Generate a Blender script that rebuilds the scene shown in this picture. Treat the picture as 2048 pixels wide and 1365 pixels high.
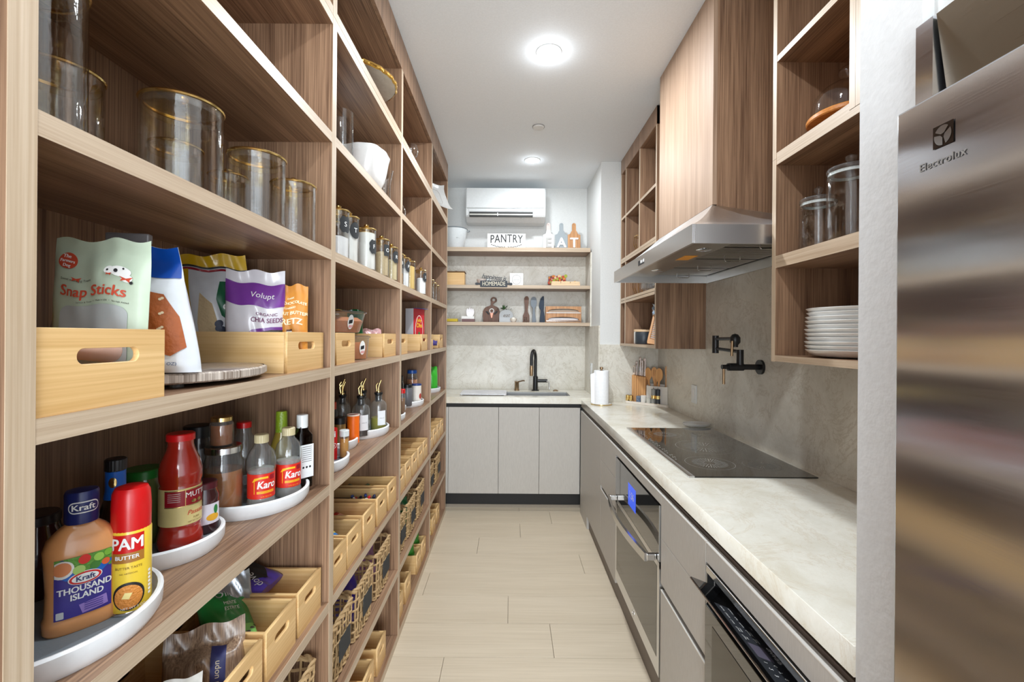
import bpy, bmesh, math, random
from math import sin, cos, pi, radians
from mathutils import Matrix, Vector
random.seed(7)
SC = bpy.context.scene
for o_ in list(bpy.data.objects): bpy.data.objects.remove(o_)
COL = SC.collection

# ------------------------------------------------------------------ camera, world, lights, exposure
F_PX = 890.0; ROLL = .0073; CAM_H = 1.52
cd = bpy.data.cameras.new('camera'); cam = bpy.data.objects.new('camera', cd); COL.objects.link(cam)
cd.sensor_width = 36; cd.lens = F_PX/2048*36; cd.shift_x = 4/2048; cd.shift_y = -10.5/2048
cd.clip_start = .02; cd.clip_end = 60
cam.matrix_world = Matrix.Translation((0, 0, CAM_H)) @ Matrix.Rotation(pi/2, 4, 'X') @ Matrix.Rotation(ROLL, 4, 'Z')
SC.camera = cam
W = bpy.data.worlds.new('world'); SC.world = W; W.use_nodes = True
bg = W.node_tree.nodes['Background']; bg.inputs[0].default_value = (.87, .94, 1, 1); bg.inputs[1].default_value = 2.0
SC.view_settings.view_transform = 'Standard'; SC.view_settings.look = 'None'; SC.view_settings.gamma = 1
SC.view_settings.use_curve_mapping = False
SC.view_settings.exposure = .70
SC.cycles.max_bounces = 10; SC.cycles.transparent_max_bounces = 24; SC.cycles.diffuse_bounces = 5
SC.cycles.glossy_bounces = 4; SC.cycles.caustics_reflective = False; SC.cycles.caustics_refractive = False
SC.cycles.sample_clamp_indirect = 6
def area(name, loc, size, power, rot=(0, 0, 0), shape='DISK', col=(1, .96, .9), size_y=None, spread=None):
    l = bpy.data.lights.new(name, 'AREA'); l.shape = shape; l.size = size; l.energy = power; l.color = col
    if size_y: l.size_y = size_y
    if spread: l.spread = spread
    o = bpy.data.objects.new(name, l); COL.objects.link(o); o.location = loc; o.rotation_euler = rot; return o
LIGHTS = [(.19, .83), (.19, 2.30), (.176, 3.72)]
NEU = (.88, .945, 1)
area('downlight_lamp', (.19, .83, 2.97), .09, 9, col=NEU)
area('downlight_lamp', (.19, 2.30, 2.97), .09, 22, col=NEU)
area('downlight_lamp', (.176, 3.72, 2.97), .09, 6.5, col=NEU)
for x_, y_, p_ in ((.19, .83, .5), (.19, 2.30, .8), (.176, 3.72, .32)):      # added point lights that brighten the ceiling and imitate a halo round each lamp
    l = bpy.data.lights.new('ceiling_halo_fill', 'POINT'); l.energy = p_; l.shadow_soft_size = .035; l.color = NEU
    o = bpy.data.objects.new('ceiling_halo_fill', l); COL.objects.link(o); o.location = (x_, y_, 2.945)
area('fill_behind_camera', (.05, -3.0, 1.25), 2.6, 135, rot=(pi/2, 0, 0), shape='RECTANGLE', size_y=2.4, col=(.87, .94, 1))   # added area light that fills the aisle from behind the camera

# ------------------------------------------------------------------ materials
MATS = {}
def newmat(n):
    m = bpy.data.materials.new(n); m.use_nodes = True; MATS[n] = m
    return m, m.node_tree, m.node_tree.nodes['Principled BSDF']
def lin(c):
    f = lambda v: v/12.92 if v <= .04045 else ((v+.055)/1.055)**2.4
    return tuple(f(v/255) for v in c)+(1,)
def flat(n, c, rough=.5, metal=0, bump=0, bs=60, emit=None, coat=0):
    if n in MATS: return MATS[n]
    m, nt, p = newmat(n)
    col = lin(c)
    p.inputs['Base Color'].default_value = col; p.inputs['Roughness'].default_value = rough
    p.inputs['Metallic'].default_value = metal; p.inputs['Coat Weight'].default_value = coat
    tc = nt.nodes.new('ShaderNodeTexCoord'); no = nt.nodes.new('ShaderNodeTexNoise'); no.inputs['Scale'].default_value = bs
    nt.links.new(tc.outputs['Object'], no.inputs['Vector'])
    mx = nt.nodes.new('ShaderNodeMixRGB'); mx.inputs[1].default_value = tuple(v*.93 for v in col[:3])+(1,); mx.inputs[2].default_value = tuple(min(1, v*1.05) for v in col[:3])+(1,)
    nt.links.new(no.outputs[0], mx.inputs[0]); nt.links.new(mx.outputs[0], p.inputs['Base Color'])
    if bump:
        b = nt.nodes.new('ShaderNodeBump'); b.inputs['Strength'].default_value = bump; b.inputs['Distance'].default_value = .002
        nt.links.new(no.outputs[0], b.inputs['Height']); nt.links.new(b.outputs[0], p.inputs['Normal'])
    if emit: p.inputs['Emission Color'].default_value = col; p.inputs['Emission Strength'].default_value = emit
    return m
def grain(n, dark, light, axis, rough=.4, fine=260, broad=22, stretch=.03, coords='pos', coat=0, mid=None, bump=.12):
    """straight wood grain running along axis (0,1,2)"""
    m, nt, p = newmat(n); N = nt.nodes; L = nt.links
    if coords == 'pos':
        g = N.new('ShaderNodeNewGeometry'); src = g.outputs['Position']
    else:
        g = N.new('ShaderNodeTexCoord'); src = g.outputs['Object']
    def noise(scale, st, det, seed):
        mp = N.new('ShaderNodeMapping'); s = [scale]*3; s[axis] = scale*st
        mp.inputs['Scale'].default_value = s; mp.inputs['Location'].default_value = (seed, seed*1.7, seed*.6)
        no = N.new('ShaderNodeTexNoise'); no.inputs['Scale'].default_value = 1; no.inputs['Detail'].default_value = det
        L.new(src, mp.inputs['Vector']); L.new(mp.outputs[0], no.inputs['Vector']); return no.outputs[0]
    a = noise(fine, stretch*.5, 3, 3.1); b = noise(broad, stretch*1.6, 4, 8.4)
    mx = N.new('ShaderNodeMath'); mx.operation = 'MULTIPLY_ADD'; mx.inputs[1].default_value = .55
    m2 = N.new('ShaderNodeMath'); m2.operation = 'MULTIPLY'; m2.inputs[1].default_value = .45
    L.new(b, m2.inputs[0]); L.new(a, mx.inputs[0]); L.new(m2.outputs[0], mx.inputs[2])
    cr = N.new('ShaderNodeValToRGB'); e = cr.color_ramp.elements
    e[0].position = .33; e[0].color = lin(dark); e[1].position = .67; e[1].color = lin(light)
    if mid: k = e.new(.5); k.color = lin(mid)
    L.new(mx.outputs[0], cr.inputs[0]); L.new(cr.outputs[0], p.inputs['Base Color'])
    p.inputs['Roughness'].default_value = rough; p.inputs['Coat Weight'].default_value = coat; p.inputs['Coat Roughness'].default_value = .3
    bp = N.new('ShaderNodeBump'); bp.inputs['Strength'].default_value = bump; bp.inputs['Distance'].default_value = .001
    L.new(a, bp.inputs['Height']); L.new(bp.outputs[0], p.inputs['Normal'])
    return m
WD, WL = (94, 67, 50), (173, 138, 109)
wood_v = grain('walnut_vertical', WD, WL, 2, .38)
wood_y = grain('walnut_along_aisle', WD, WL, 1, .38)
wood_x = grain('walnut_across', WD, WL, 0, .38)
edge_y = grain('walnut_lit_edge', (170, 146, 120), (204, 184, 160), 1, .42, fine=240)  # edge colours lightened to stand for light striking the front edges
edge_v = grain('walnut_lit_edge_vertical', (174, 150, 122), (204, 184, 160), 2, .42, fine=240)
edge_x = grain('walnut_lit_edge_across', (170, 148, 124), (200, 180, 156), 0, .42, fine=240)
bamboo = grain('bamboo', (218, 174, 112), (238, 202, 146), 1, .42, fine=260, broad=34, stretch=.03, coords='obj', bump=.05)
bamboo_x = grain('bamboo_across', (208, 164, 104), (232, 194, 138), 0, .42, fine=260, broad=34, stretch=.03, coords='obj', bump=.05)
oak = grain('pale_oak', (198, 182, 158), (214, 199, 176), 0, .42, fine=120, broad=9, stretch=.05, bump=.06)
beech = grain('beech', (190, 134, 82), (222, 170, 114), 2, .45, fine=220, broad=50, coords='obj')
board_wood = grain('board_wood', (160, 108, 66), (206, 156, 108), 2, .45, fine=160, broad=60, coords='obj')
dark_wood = grain('dark_board_wood', (92, 60, 44), (128, 88, 66), 2, .5, fine=200, broad=60, coords='obj')

def stone(n, base, vein, dark, rough, scale=1.0, contrast=1.0):
    m, nt, p = newmat(n); N = nt.nodes; L = nt.links
    g = N.new('ShaderNodeNewGeometry')
    def noise(sc, det, dist, rgh=.6):
        no = N.new('ShaderNodeTexNoise'); no.inputs['Scale'].default_value = sc*scale; no.inputs['Detail'].default_value = det
        no.inputs['Distortion'].default_value = dist; no.inputs['Roughness'].default_value = rgh; L.new(g.outputs['Position'], no.inputs['Vector']); return no.outputs[0]
    cloud = noise(3.2, 6, .8); fine = noise(14, 8, 1.6, .7); v = noise(3.6, 10, 1.1, .72); v2 = noise(8, 9, 1.6, .74)
    def ramp(inp, pts):
        cr = N.new('ShaderNodeValToRGB'); e = cr.color_ramp.elements
        e[0].position, e[0].color = pts[0]; e[1].position, e[1].color = pts[-1]
        for ps, c in pts[1:-1]: k = e.new(ps); k.color = c
        L.new(inp, cr.inputs[0]); return cr.outputs[0]
    c0 = ramp(cloud, [(.35, lin(dark)), (.5, lin(base)), (.68, lin(tuple(min(255, q+8) for q in base)))])
    wv = ramp(v, [(.485, (0, 0, 0, 1)), (.503, (1, 1, 1, 1)), (.52, (0, 0, 0, 1))])
    wv2 = ramp(v2, [(.49, (0, 0, 0, 1)), (.5, (.6, .6, .6, 1)), (.512, (0, 0, 0, 1))])
    wf = ramp(fine, [(.38, (.45, .45, .45, 1)), (.6, (0, 0, 0, 1))])
    def mix(f, a, b, k):
        mm = N.new('ShaderNodeMath'); mm.operation = 'MULTIPLY'; mm.inputs[1].default_value = k; L.new(f, mm.inputs[0])
        mx = N.new('ShaderNodeMixRGB'); L.new(mm.outputs[0], mx.inputs[0]); L.new(a, mx.inputs[1]); mx.inputs[2].default_value = b; return mx.outputs[0]
    c1 = mix(wf, c0, lin(dark), .8*contrast); c2 = mix(wv, c1, lin(vein), .42*contrast); c3 = mix(wv2, c2, lin(vein), .5*contrast)
    L.new(c3, p.inputs['Base Color']); p.inputs['Roughness'].default_value = rough
    return m
top_stone = stone('worktop_quartzite', (226, 223, 212), (196, 176, 146), (212, 206, 190), .22, contrast=.8)
wall_stone = stone('splashback_quartzite', (222, 218, 207), (160, 144, 116), (206, 201, 188), .35, contrast=.95)

taupe, nt_, p_ = newmat('taupe_laminate')
p_.inputs['Roughness'].default_value = .5
g_ = nt_.nodes.new('ShaderNodeNewGeometry')
mp_ = nt_.nodes.new('ShaderNodeMapping'); mp_.inputs['Scale'].default_value = (260, 260, 26); nt_.links.new(g_.outputs['Position'], mp_.inputs['Vector'])
n_ = nt_.nodes.new('ShaderNodeTexNoise'); n_.inputs['Scale'].default_value = 1; nt_.links.new(mp_.outputs[0], n_.inputs['Vector'])
x_ = nt_.nodes.new('ShaderNodeMixRGB'); x_.inputs[1].default_value = lin((172, 167, 160)); x_.inputs[2].default_value = lin((194, 189, 182))
nt_.links.new(n_.outputs[0], x_.inputs[0]); nt_.links.new(x_.outputs[0], p_.inputs['Base Color'])

def brushed(n, col, rough, axis, aniso=.6, rot=0.0, bump=.05):
    m, nt, p = newmat(n); p.inputs['Metallic'].default_value = 1; p.inputs['Base Color'].default_value = lin(col)
    p.inputs['Roughness'].default_value = rough; p.inputs['Anisotropic'].default_value = aniso; p.inputs['Anisotropic Rotation'].default_value = rot
    t = nt.nodes.new('ShaderNodeTangent'); t.direction_type = 'RADIAL'; t.axis = 'Z'; nt.links.new(t.outputs[0], p.inputs['Tangent'])
    g = nt.nodes.new('ShaderNodeNewGeometry'); mp = nt.nodes.new('ShaderNodeMapping'); s = [700]*3; s[axis] = 5
    mp.inputs['Scale'].default_value = s; no = nt.nodes.new('ShaderNodeTexNoise'); no.inputs['Scale'].default_value = 1
    nt.links.new(g.outputs['Position'], mp.inputs['Vector']); nt.links.new(mp.outputs[0], no.inputs['Vector'])
    mr = nt.nodes.new('ShaderNodeMapRange'); mr.inputs['To Min'].default_value = rough*.8; mr.inputs['To Max'].default_value = rough*1.25
    nt.links.new(no.outputs[0], mr.inputs['Value']); nt.links.new(mr.outputs[0], p.inputs['Roughness'])
    return m
steel = brushed('brushed_steel', (224, 224, 224), .30, 1, .5)
fridge_steel = brushed('fridge_steel', (214, 217, 224), .15, 1, .92, 0.0)
chrome = flat('polished_steel', (214, 214, 214), .16, 1)
gold = flat('gold_metal', (236, 204, 136), .2, 1)
brass = flat('brushed_brass', (164, 138, 108), .35, 1)
black = flat('matte_black', (22, 22, 24), .4)
black_gap = flat('black_channel', (26, 24, 24), .6)
brown_gap = flat('bronze_channel', (96, 82, 72), .4, .3)
white_gloss = flat('white_plastic', (222, 225, 225), .25)
white_china = flat('white_china', (240, 240, 238), .15, coat=.4)
paint = flat('white_paint', (220, 221, 219), .7, bump=.25, bs=90)
ceil_m = flat('ceiling_paint', (236, 241, 245), .8, bump=.1, bs=120)
red = flat('red_plastic', (206, 22, 24), .3)
navy = flat('navy_plastic', (28, 38, 98), .35)
susan_white = flat('turntable_white', (238, 240, 242), .3)
susan_grey = flat('turntable_grey_mat', (120, 128, 134), .6, bump=.1, bs=300)
chalk = flat('chalkboard', (44, 46, 48), .75)
tx_white = flat('white_print', (240, 240, 238), .6)
tx_black = flat('black_print', (34, 34, 36), .6)
seagrass = flat('seagrass', (188, 156, 112), .8, bump=.8, bs=90)
dark_glass = flat('black_glass', (14, 14, 15), .05, coat=1)
screen_blue = flat('oven_display', (52, 86, 214), .3, emit=.5)
def glass(n, tint=(1, 1, 1), gl=1.0, ior=1.45, haze=0):
    m = bpy.data.materials.new(n); m.use_nodes = True; MATS[n] = m; nt = m.node_tree; N = nt.nodes; L = nt.links
    for k in list(N): N.remove(k)
    out = N.new('ShaderNodeOutputMaterial'); tr = N.new('ShaderNodeBsdfTransparent'); tr.inputs[0].default_value = (*tint, 1)
    gs = N.new('ShaderNodeBsdfGlossy'); gs.inputs['Roughness'].default_value = .03
    lw = N.new('ShaderNodeLayerWeight'); lw.inputs['Blend'].default_value = .5
    pw = N.new('ShaderNodeMath'); pw.operation = 'POWER'; pw.inputs[1].default_value = 4.0; L.new(lw.outputs['Facing'], pw.inputs[0])
    fr = N.new('ShaderNodeMath'); fr.operation = 'MULTIPLY_ADD'; fr.inputs[1].default_value = .5; fr.inputs[2].default_value = .03; L.new(pw.outputs[0], fr.inputs[0])
    nz = N.new('ShaderNodeTexNoise'); nz.inputs['Scale'].default_value = 12
    bp = N.new('ShaderNodeBump'); bp.inputs['Strength'].default_value = .12; bp.inputs['Distance'].default_value = .003; L.new(nz.outputs[0], bp.inputs['Height']); L.new(bp.outputs[0], gs.inputs['Normal'])
    mu = N.new('ShaderNodeMath'); mu.operation = 'MULTIPLY'; mu.inputs[1].default_value = gl; mu.use_clamp = True; L.new(fr.outputs[0], mu.inputs[0])
    mx = N.new('ShaderNodeMixShader'); L.new(mu.outputs[0], mx.inputs[0]); L.new(tr.outputs[0], mx.inputs[1]); L.new(gs.outputs[0], mx.inputs[2])
    src = mx.outputs[0]
    if haze:
        df = N.new('ShaderNodeBsdfDiffuse'); df.inputs[0].default_value = (.9, .9, .9, 1); m3 = N.new('ShaderNodeMixShader'); m3.inputs[0].default_value = haze
        L.new(src, m3.inputs[1]); L.new(df.outputs[0], m3.inputs[2]); src = m3.outputs[0]
    L.new(src, out.inputs[0]); return m
clear = glass('clear_glass', (.985, .99, .988), 2.0)
clear_thick = glass('thick_glass', (.93, .95, .945), 2.2, haze=.05)
gold_glass = glass('gold_tinted_glass', (.92, .80, .50), 2.6, haze=.04)
amber_liq = glass('amber_liquid', (.62, .34, .08), 1.2)
oil_liq = glass('oil_liquid', (.66, .62, .2), 1.2)
dark_bottle = glass('dark_brown_glass', (.16, .10, .05), 1.6)
film = glass('clear_film', (.93, .93, .94), 2.2, haze=.12)
cloudy = glass('plastic_clamshell', (.94, .94, .94), 2.6, haze=.04)

# ------------------------------------------------------------------ mesh helpers
def obj(name, bm, mat, parent=None, smooth=None, label=None, loc=None, rz=None):
    me = bpy.data.meshes.new(name)
    if isinstance(bm, bmesh.types.BMesh):
        bmesh.ops.recalc_face_normals(bm, faces=bm.faces[:]); bm.to_mesh(me); bm.free()
    else: me = bm; me.name = name
    o = bpy.data.objects.new(name, me); COL.objects.link(o)
    me.materials.clear(); me.materials.append(mat)
    if smooth is not None:
        me.polygons.foreach_set('use_smooth', [True]*len(me.polygons))
        me.set_sharp_from_angle(angle=radians(smooth))
    if parent is not None: o.parent = parent
    if label: o['label'] = label
    if loc: o.location = loc
    if rz is not None: o.rotation_euler.z = rz
    return o
def tag(o, label, cat, group=None):
    o['label'] = label; o['category'] = cat
    if group: o['group'] = group
    return o
def thing(name, label, cat, loc=(0, 0, 0), rz=0, group=None):
    o = bpy.data.objects.new(name, None); o.empty_display_size = .05; COL.objects.link(o); o.location = loc; o.rotation_euler.z = rz
    return tag(o, label, cat, group)
def struct(o): o['kind'] = 'structure'; return o
def dup(o, loc=None, rz=None, label=None, group=None, parent=None):
    c = o.copy(); COL.objects.link(c)
    if parent is not None: c.parent = parent
    if loc is not None: c.location = loc
    if rz is not None: c.rotation_euler.z = rz
    if label: c['label'] = label
    if group: c['group'] = group
    for ch in o.children: dup(ch, parent=c)
    return c
BM = bmesh.new
def bx(bm, x0, x1, y0, y1, z0, z1, bev=0):
    v = [bm.verts.new(p) for p in ((x0, y0, z0), (x1, y0, z0), (x1, y1, z0), (x0, y1, z0), (x0, y0, z1), (x1, y0, z1), (x1, y1, z1), (x0, y1, z1))]
    fs = [bm.faces.new([v[i] for i in q]) for q in ((0, 3, 2, 1), (4, 5, 6, 7), (0, 1, 5, 4), (1, 2, 6, 5), (2, 3, 7, 6), (3, 0, 4, 7))]
    if bev:
        es = {e for f in fs for e in f.edges}
        bmesh.ops.bevel(bm, geom=list(es), offset=bev, segments=2, affect='EDGES', profile=.5)
    return bm
def box(*a, bev=0): return bx(BM(), *a, bev=bev)
def lathe(prof, seg=28, cx=0, cy=0, sx=1, sy=1, bm=None, shape=None):
    bm = bm or BM(); rings = []
    for r, z in prof:
        if r <= 1e-6: rings.append([bm.verts.new((cx, cy, z))])
        else:
            ring = []
            for k in range(seg):
                a = 2*pi*k/seg; q = r*(shape(a, z) if shape else 1)
                ring.append(bm.verts.new((cx+q*cos(a)*sx, cy+q*sin(a)*sy, z)))
            rings.append(ring)
    for A, B in zip(rings, rings[1:]):
        if len(A) == 1 and len(B) == 1: continue
        for k in range(seg):
            j = (k+1) % seg
            if len(A) == 1: bm.faces.new((A[0], B[k], B[j]))
            elif len(B) == 1: bm.faces.new((A[k], B[0], A[j]))
            else: bm.faces.new((A[k], A[j], B[j], B[k]))
    return bm
def tube(pts, r, seg=8, bm=None, closed=False, rfun=None):
    bm = bm or BM(); pts = [Vector(p) for p in pts]; n = len(pts); rings = []; up = None
    for i, p in enumerate(pts):
        a = pts[(i-1) % n] if (closed or i) else p; b = pts[(i+1) % n] if (closed or i < n-1) else p
        t = (b-a).normalized()
        if up is None: up = t.orthogonal().normalized()
        up = (up - t*up.dot(t)); up = up.normalized() if up.length > 1e-6 else t.orthogonal().normalized()
        s = t.cross(up); rr = rfun(i/max(1, n-1)) if rfun else r
        rings.append([bm.verts.new(p + (up*cos(2*pi*k/seg)+s*sin(2*pi*k/seg))*rr) for k in range(seg)])
    rng = range(n) if closed else range(n-1)
    for i in rng:
        A, B = rings[i], rings[(i+1) % n]
        for k in range(seg): bm.faces.new((A[k], A[(k+1) % seg], B[(k+1) % seg], B[k]))
    if not closed: bm.faces.new(rings[0]); bm.faces.new(rings[-1][::-1])
    return bm
def arc(cx, cy, r, a0, a1, n=12): return [(cx+r*cos(a0+(a1-a0)*k/n), cy+r*sin(a0+(a1-a0)*k/n)) for k in range(n+1)]
def rrect(w, h, r, n=4, cx=0, cy=0):
    p = []
    for sx, sy, a in ((1, 1, 0), (-1, 1, pi/2), (-1, -1, pi), (1, -1, 3*pi/2)): p += arc(cx+sx*(w/2-r), cy+sy*(h/2-r), r, a, a+pi/2, n)
    return p
def ell(rx, ry, n=28, cx=0, cy=0): return [(cx+rx*cos(2*pi*k/n), cy+ry*sin(2*pi*k/n)) for k in range(n)]
def soft(pts, n=4):
    out = []; L_ = len(pts)
    for i in range(L_):
        p0, p1, p2, p3 = (pts[(i+k-1) % L_] for k in range(4))
        for q in range(n):
            t = q/n; f = lambda a, b, c, d: .5*((2*b)+(-a+c)*t+(2*a-5*b+4*c-d)*t*t+(-a+3*b-3*c+d)*t**3)
            out.append((f(p0[0], p1[0], p2[0], p3[0]), max(0, f(p0[1], p1[1], p2[1], p3[1]))))
    return out
def plate(loops, t=.004, bev=0, front='XZ'):
    """flat shape with holes; x right, y up, thickness t behind; stands in the XZ plane facing -Y"""
    c = bpy.data.curves.new('p', 'CURVE'); c.dimensions = '2D'; c.fill_mode = 'BOTH'; c.extrude = max(0, t/2-bev); c.bevel_depth = bev; c.bevel_resolution = 1
    for lp in loops:
        s = c.splines.new('POLY'); s.points.add(len(lp)-1)
        for q, (x, y) in zip(s.points, lp): q.co = (x, y, 0, 1)
        s.use_cyclic_u = True
    o = bpy.data.objects.new('p', c); m = bpy.data.meshes.new_from_object(o); bpy.data.objects.remove(o); bpy.data.curves.remove(c)
    if front == 'XZ': m.transform(Matrix.Translation((0, t/2, 0)) @ Matrix.Rotation(pi/2, 4, 'X'))
    elif front == 'XY': m.transform(Matrix.Translation((0, 0, t/2)))
    return m
def text_mesh(s, size, bold=0, align='CENTER', shear=0, sx=1, ext=0, res=3, spacing=1):
    c = bpy.data.curves.new('t', 'FONT'); c.body = s; c.size = size; c.align_x = align; c.align_y = 'CENTER'; c.shear = shear
    c.resolution_u = res; c.extrude = ext; c.space_character = spacing
    o = bpy.data.objects.new('t', c); m = bpy.data.meshes.new_from_object(o); bpy.data.objects.remove(o); bpy.data.curves.remove(c)
    if sx != 1: m.transform(Matrix.Scale(sx, 4, (1, 0, 0)))
    if bold:       # heavier strokes: the same glyphs laid over each other a little apart
        b_ = bmesh.new(); w_ = bold*size*.8
        for i, (dx, dy) in enumerate(((0, 0), (w_, w_*.3), (-w_, -w_*.3), (w_*.3, -w_*.6), (-w_*.3, w_*.6))):
            m2 = m.copy(); m2.transform(Matrix.Translation((dx, dy, .00012*i))); b_.from_mesh(m2); bpy.data.meshes.remove(m2)
        b_.to_mesh(m); b_.free()
    return m
def flatmap(x, y, d): return (x, -d, y)
def cylmap(r, z0=0, a0=0, sy=1):
    return lambda x, y, d: ((r+d)*sin(x/r+a0), -(r+d)*cos(x/r+a0)*sy, z0+y)
def mapped(me, fn, d=.0006, x0=0, y0=0, rot=0):
    if getattr(fn, 'soft', 0):
        b_ = bmesh.new(); b_.from_mesh(me)
        for _ in range(3):
            le = [e for e in b_.edges if e.calc_length() > .009]
            if not le: break
            bmesh.ops.subdivide_edges(b_, edges=le, cuts=1); bmesh.ops.triangulate(b_, faces=b_.faces[:])
        b_.to_mesh(me); b_.free()
    cr, sr = cos(rot), sin(rot)
    for v in me.vertices:
        x, y = v.co.x*cr-v.co.y*sr+x0, v.co.x*sr+v.co.y*cr+y0
        v.co = fn(x, y, d+v.co.z)
    return me
def decal(name, outline, mat, parent, fn=flatmap, d=.0004, rings=5, x0=0, y0=0, dense=.006):
    if fn is not flatmap and dense:
        o2 = []
        for (xa, ya), (xb, yb) in zip(outline, outline[1:]+outline[:1]):
            m_ = max(1, int(math.hypot(xb-xa, yb-ya)/dense)); o2 += [(xa+(xb-xa)*q/m_, ya+(yb-ya)*q/m_) for q in range(m_)]
        outline = o2; n = len(outline); cx = sum(p[0] for p in outline)/n; cy = sum(p[1] for p in outline)/n
        rings = max(rings, int(max(math.hypot(x-cx, y-cy) for x, y in outline)/dense))
    bm = BM(); n = len(outline); cx = sum(p[0] for p in outline)/n; cy = sum(p[1] for p in outline)/n
    c = bm.verts.new(fn(cx+x0, cy+y0, d)); prev = None
    for k in range(1, rings+1):
        t = k/rings; ring = [bm.verts.new(fn(cx+(x-cx)*t+x0, cy+(y-cy)*t+y0, d)) for x, y in outline]
        for i in range(n):
            j = (i+1) % n
            if prev: bm.faces.new((prev[i], ring[i], ring[j], prev[j]))
            else: bm.faces.new((c, ring[i], ring[j]))
        prev = ring
    return obj(name, bm, mat, parent, smooth=60)
def rect_out(x0, x1, y0, y1, n=6):
    p = [(x0+(x1-x0)*i/n, y0) for i in range(n)]+[(x1, y0+(y1-y0)*i/n) for i in range(n)]
    return p+[(x1-(x1-x0)*i/n, y1) for i in range(n)]+[(x0, y1-(y1-y0)*i/n) for i in range(n)]
def text(name, s, size, mat, parent, fn=flatmap, d=.0009, x0=0, y0=0, rot=0, **k):
    return obj(name, mapped(text_mesh(s, size, **k), fn, d, x0, y0, rot), mat, parent)

# ------------------------------------------------------------------ room shell
CEIL = 2.99; A = -.544; AB = -.86; RW = 1.24; CF = .62
fl = struct(obj('floor', box(-3, 3, -3.5, 4.5, -.06, -.013), flat('floor_joint', (120, 106, 88), .8)))
joints = {0: .22, 1: .0, 2: -.5, 3: .49, 4: -.22, 5: .09, 6: .35, -1: -.3, -2: .25, -3: -.45, -4: .1}
for k in range(-9, 8):
    y0 = 2.10+.25*k; x = joints.get(k, (k*.37) % 1-.5); xs = [-3, -1.3-(k % 3)*.2, x, x+1.45, 3]
    if k == 7: y1 = 4.0
    y1 = y0+.25
    for a, b in zip(xs, xs[1:]):
        if k < -5 and (b < -1 or a > 1): continue
        obj('plank', bx(BM(), a+.0009, b-.0009, y0+.0009, y1-.0009, -.013, 0, bev=.0008), oak, fl)
struct(obj('ceiling', box(-3, 3, -3.5, 4.5, CEIL, CEIL+.06), ceil_m))
struct(obj('wall_back', box(-.95, 1.3, 4.43, 4.5, 0, CEIL), paint))
struct(obj('wall_left', box(-.95, -.872, -.3, 4.43, 0, CEIL), paint))
struct(obj('wall_left_pier', box(-.872, A-.002, -.60, .448, 0, CEIL), flat('wall_pinkish_lit', (206, 188, 180), .6, bump=.2)))  # pinkish colour stands for the different light on this face
wr = struct(obj('wall_right', box(1.254, 1.32, -.5, 3.745, 0, CEIL), paint))
struct(obj('wall_right_return', box(.757, 1.32, 3.745, 4.43, 0, CEIL), paint))
struct(obj('wall_right_pier', box(.622, 1.254, .675, .795, 0, CEIL), flat('pier_paint', (206, 207, 207), .7, bump=.35, bs=70)))
struct(obj('wall_right_bulkhead', box(.640, 1.254, -.5, .675, 2.0, CEIL), paint))
# splashback slabs
WO = {o.name: o for o in bpy.data.objects}
for w_, q in (('wall_right', (1.241, 1.254, .795, 3.733, .969, 2.0)), ('wall_right_return', (.757, 1.241, 3.733, 3.745, .969, 1.452)), ('wall_right_return', (.7455, .757, 3.745, 4.419, .989, 1.612)),
              ('wall_right_return', (.7455, .757, 4.15, 4.419, 1.612, 2.305)), ('wall_back', (-.87, .7455, 4.419, 4.43, .989, 2.31))):
    obj('splashback_slab', box(*q), wall_stone, WO[w_])

# ------------------------------------------------------------------ open pantry shelving, left
HT = [.035, .357, .706, 1.063, 1.42, 1.777, 2.134]          # shelf tops
YS = [(.48, 1.3675), (1.3675, 2.216), (2.216, 3.0645), (3.0645, 3.83)]
ords = ['nearest bay, beside the camera', 'second bay from the camera', 'third bay from the camera', 'farthest bay, beside the sink wall']
T = .0155
for i, (y0, y1) in enumerate(YS):
    ya = y0+(.031 if i == 0 else T); yb = y1-(T if i < 3 else .03)
    u = thing('shelving_unit', 'tall open walnut pantry shelving unit, '+ords[i], 'shelving', (0, 0, 0), group='lower pantry shelving units')
    for s0, s1 in ((y0, ya), (yb, y1)):
        obj('side_panel', box(AB, A-.001, s0, s1, 0, 2.491), wood_v, u)
        obj('lit_edge_band', box(A-.001, A, s0, s1, 0, 2.491), edge_v, u)
    obj('back_panel', box(AB-.008, AB, y0, y1, 0, 2.491), wood_v, u)
    for j, z in enumerate(HT+[2.491]):
        t = .030 if j and j < 7 else (.035 if j == 0 else .027)
        s = obj('shelf', box(AB, A-.0015, ya, yb, z-t, z), wood_y, u); obj('lit_edge_band', box(A-.0015, A-.0005, ya, yb, z-t, z), edge_y, s)
    v = thing('upper_shelving_unit', 'walnut open box unit stacked up to the ceiling, '+ords[i], 'shelving', group='upper pantry box units')
    for s0, s1 in ((y0, ya), (yb, y1)):
        obj('side_panel', box(AB, A-.001, s0, s1, 2.4925, CEIL-.002), wood_v, v)
        obj('lit_edge_band', box(A-.001, A, s0, s1, 2.4925, 2.838), edge_v, v)
    obj('back_panel', box(AB-.008, AB, y0, y1, 2.4925, CEIL-.002), wood_v, v)
    s = obj('shelf', box(AB, A-.0015, ya, yb, 2.4925, 2.519), wood_y, v); obj('lit_edge_band', box(A-.0015, A-.0005, ya, yb, 2.4925, 2.519), edge_y, s)
    obj('top_board', box(AB, A-.02, ya, yb, 2.838, 2.86), wood_y, v)
    obj('fascia', box(A-.018, A, y0+.0008, y1-.0008, 2.838, CEIL-.002), wood_v, v)

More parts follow.
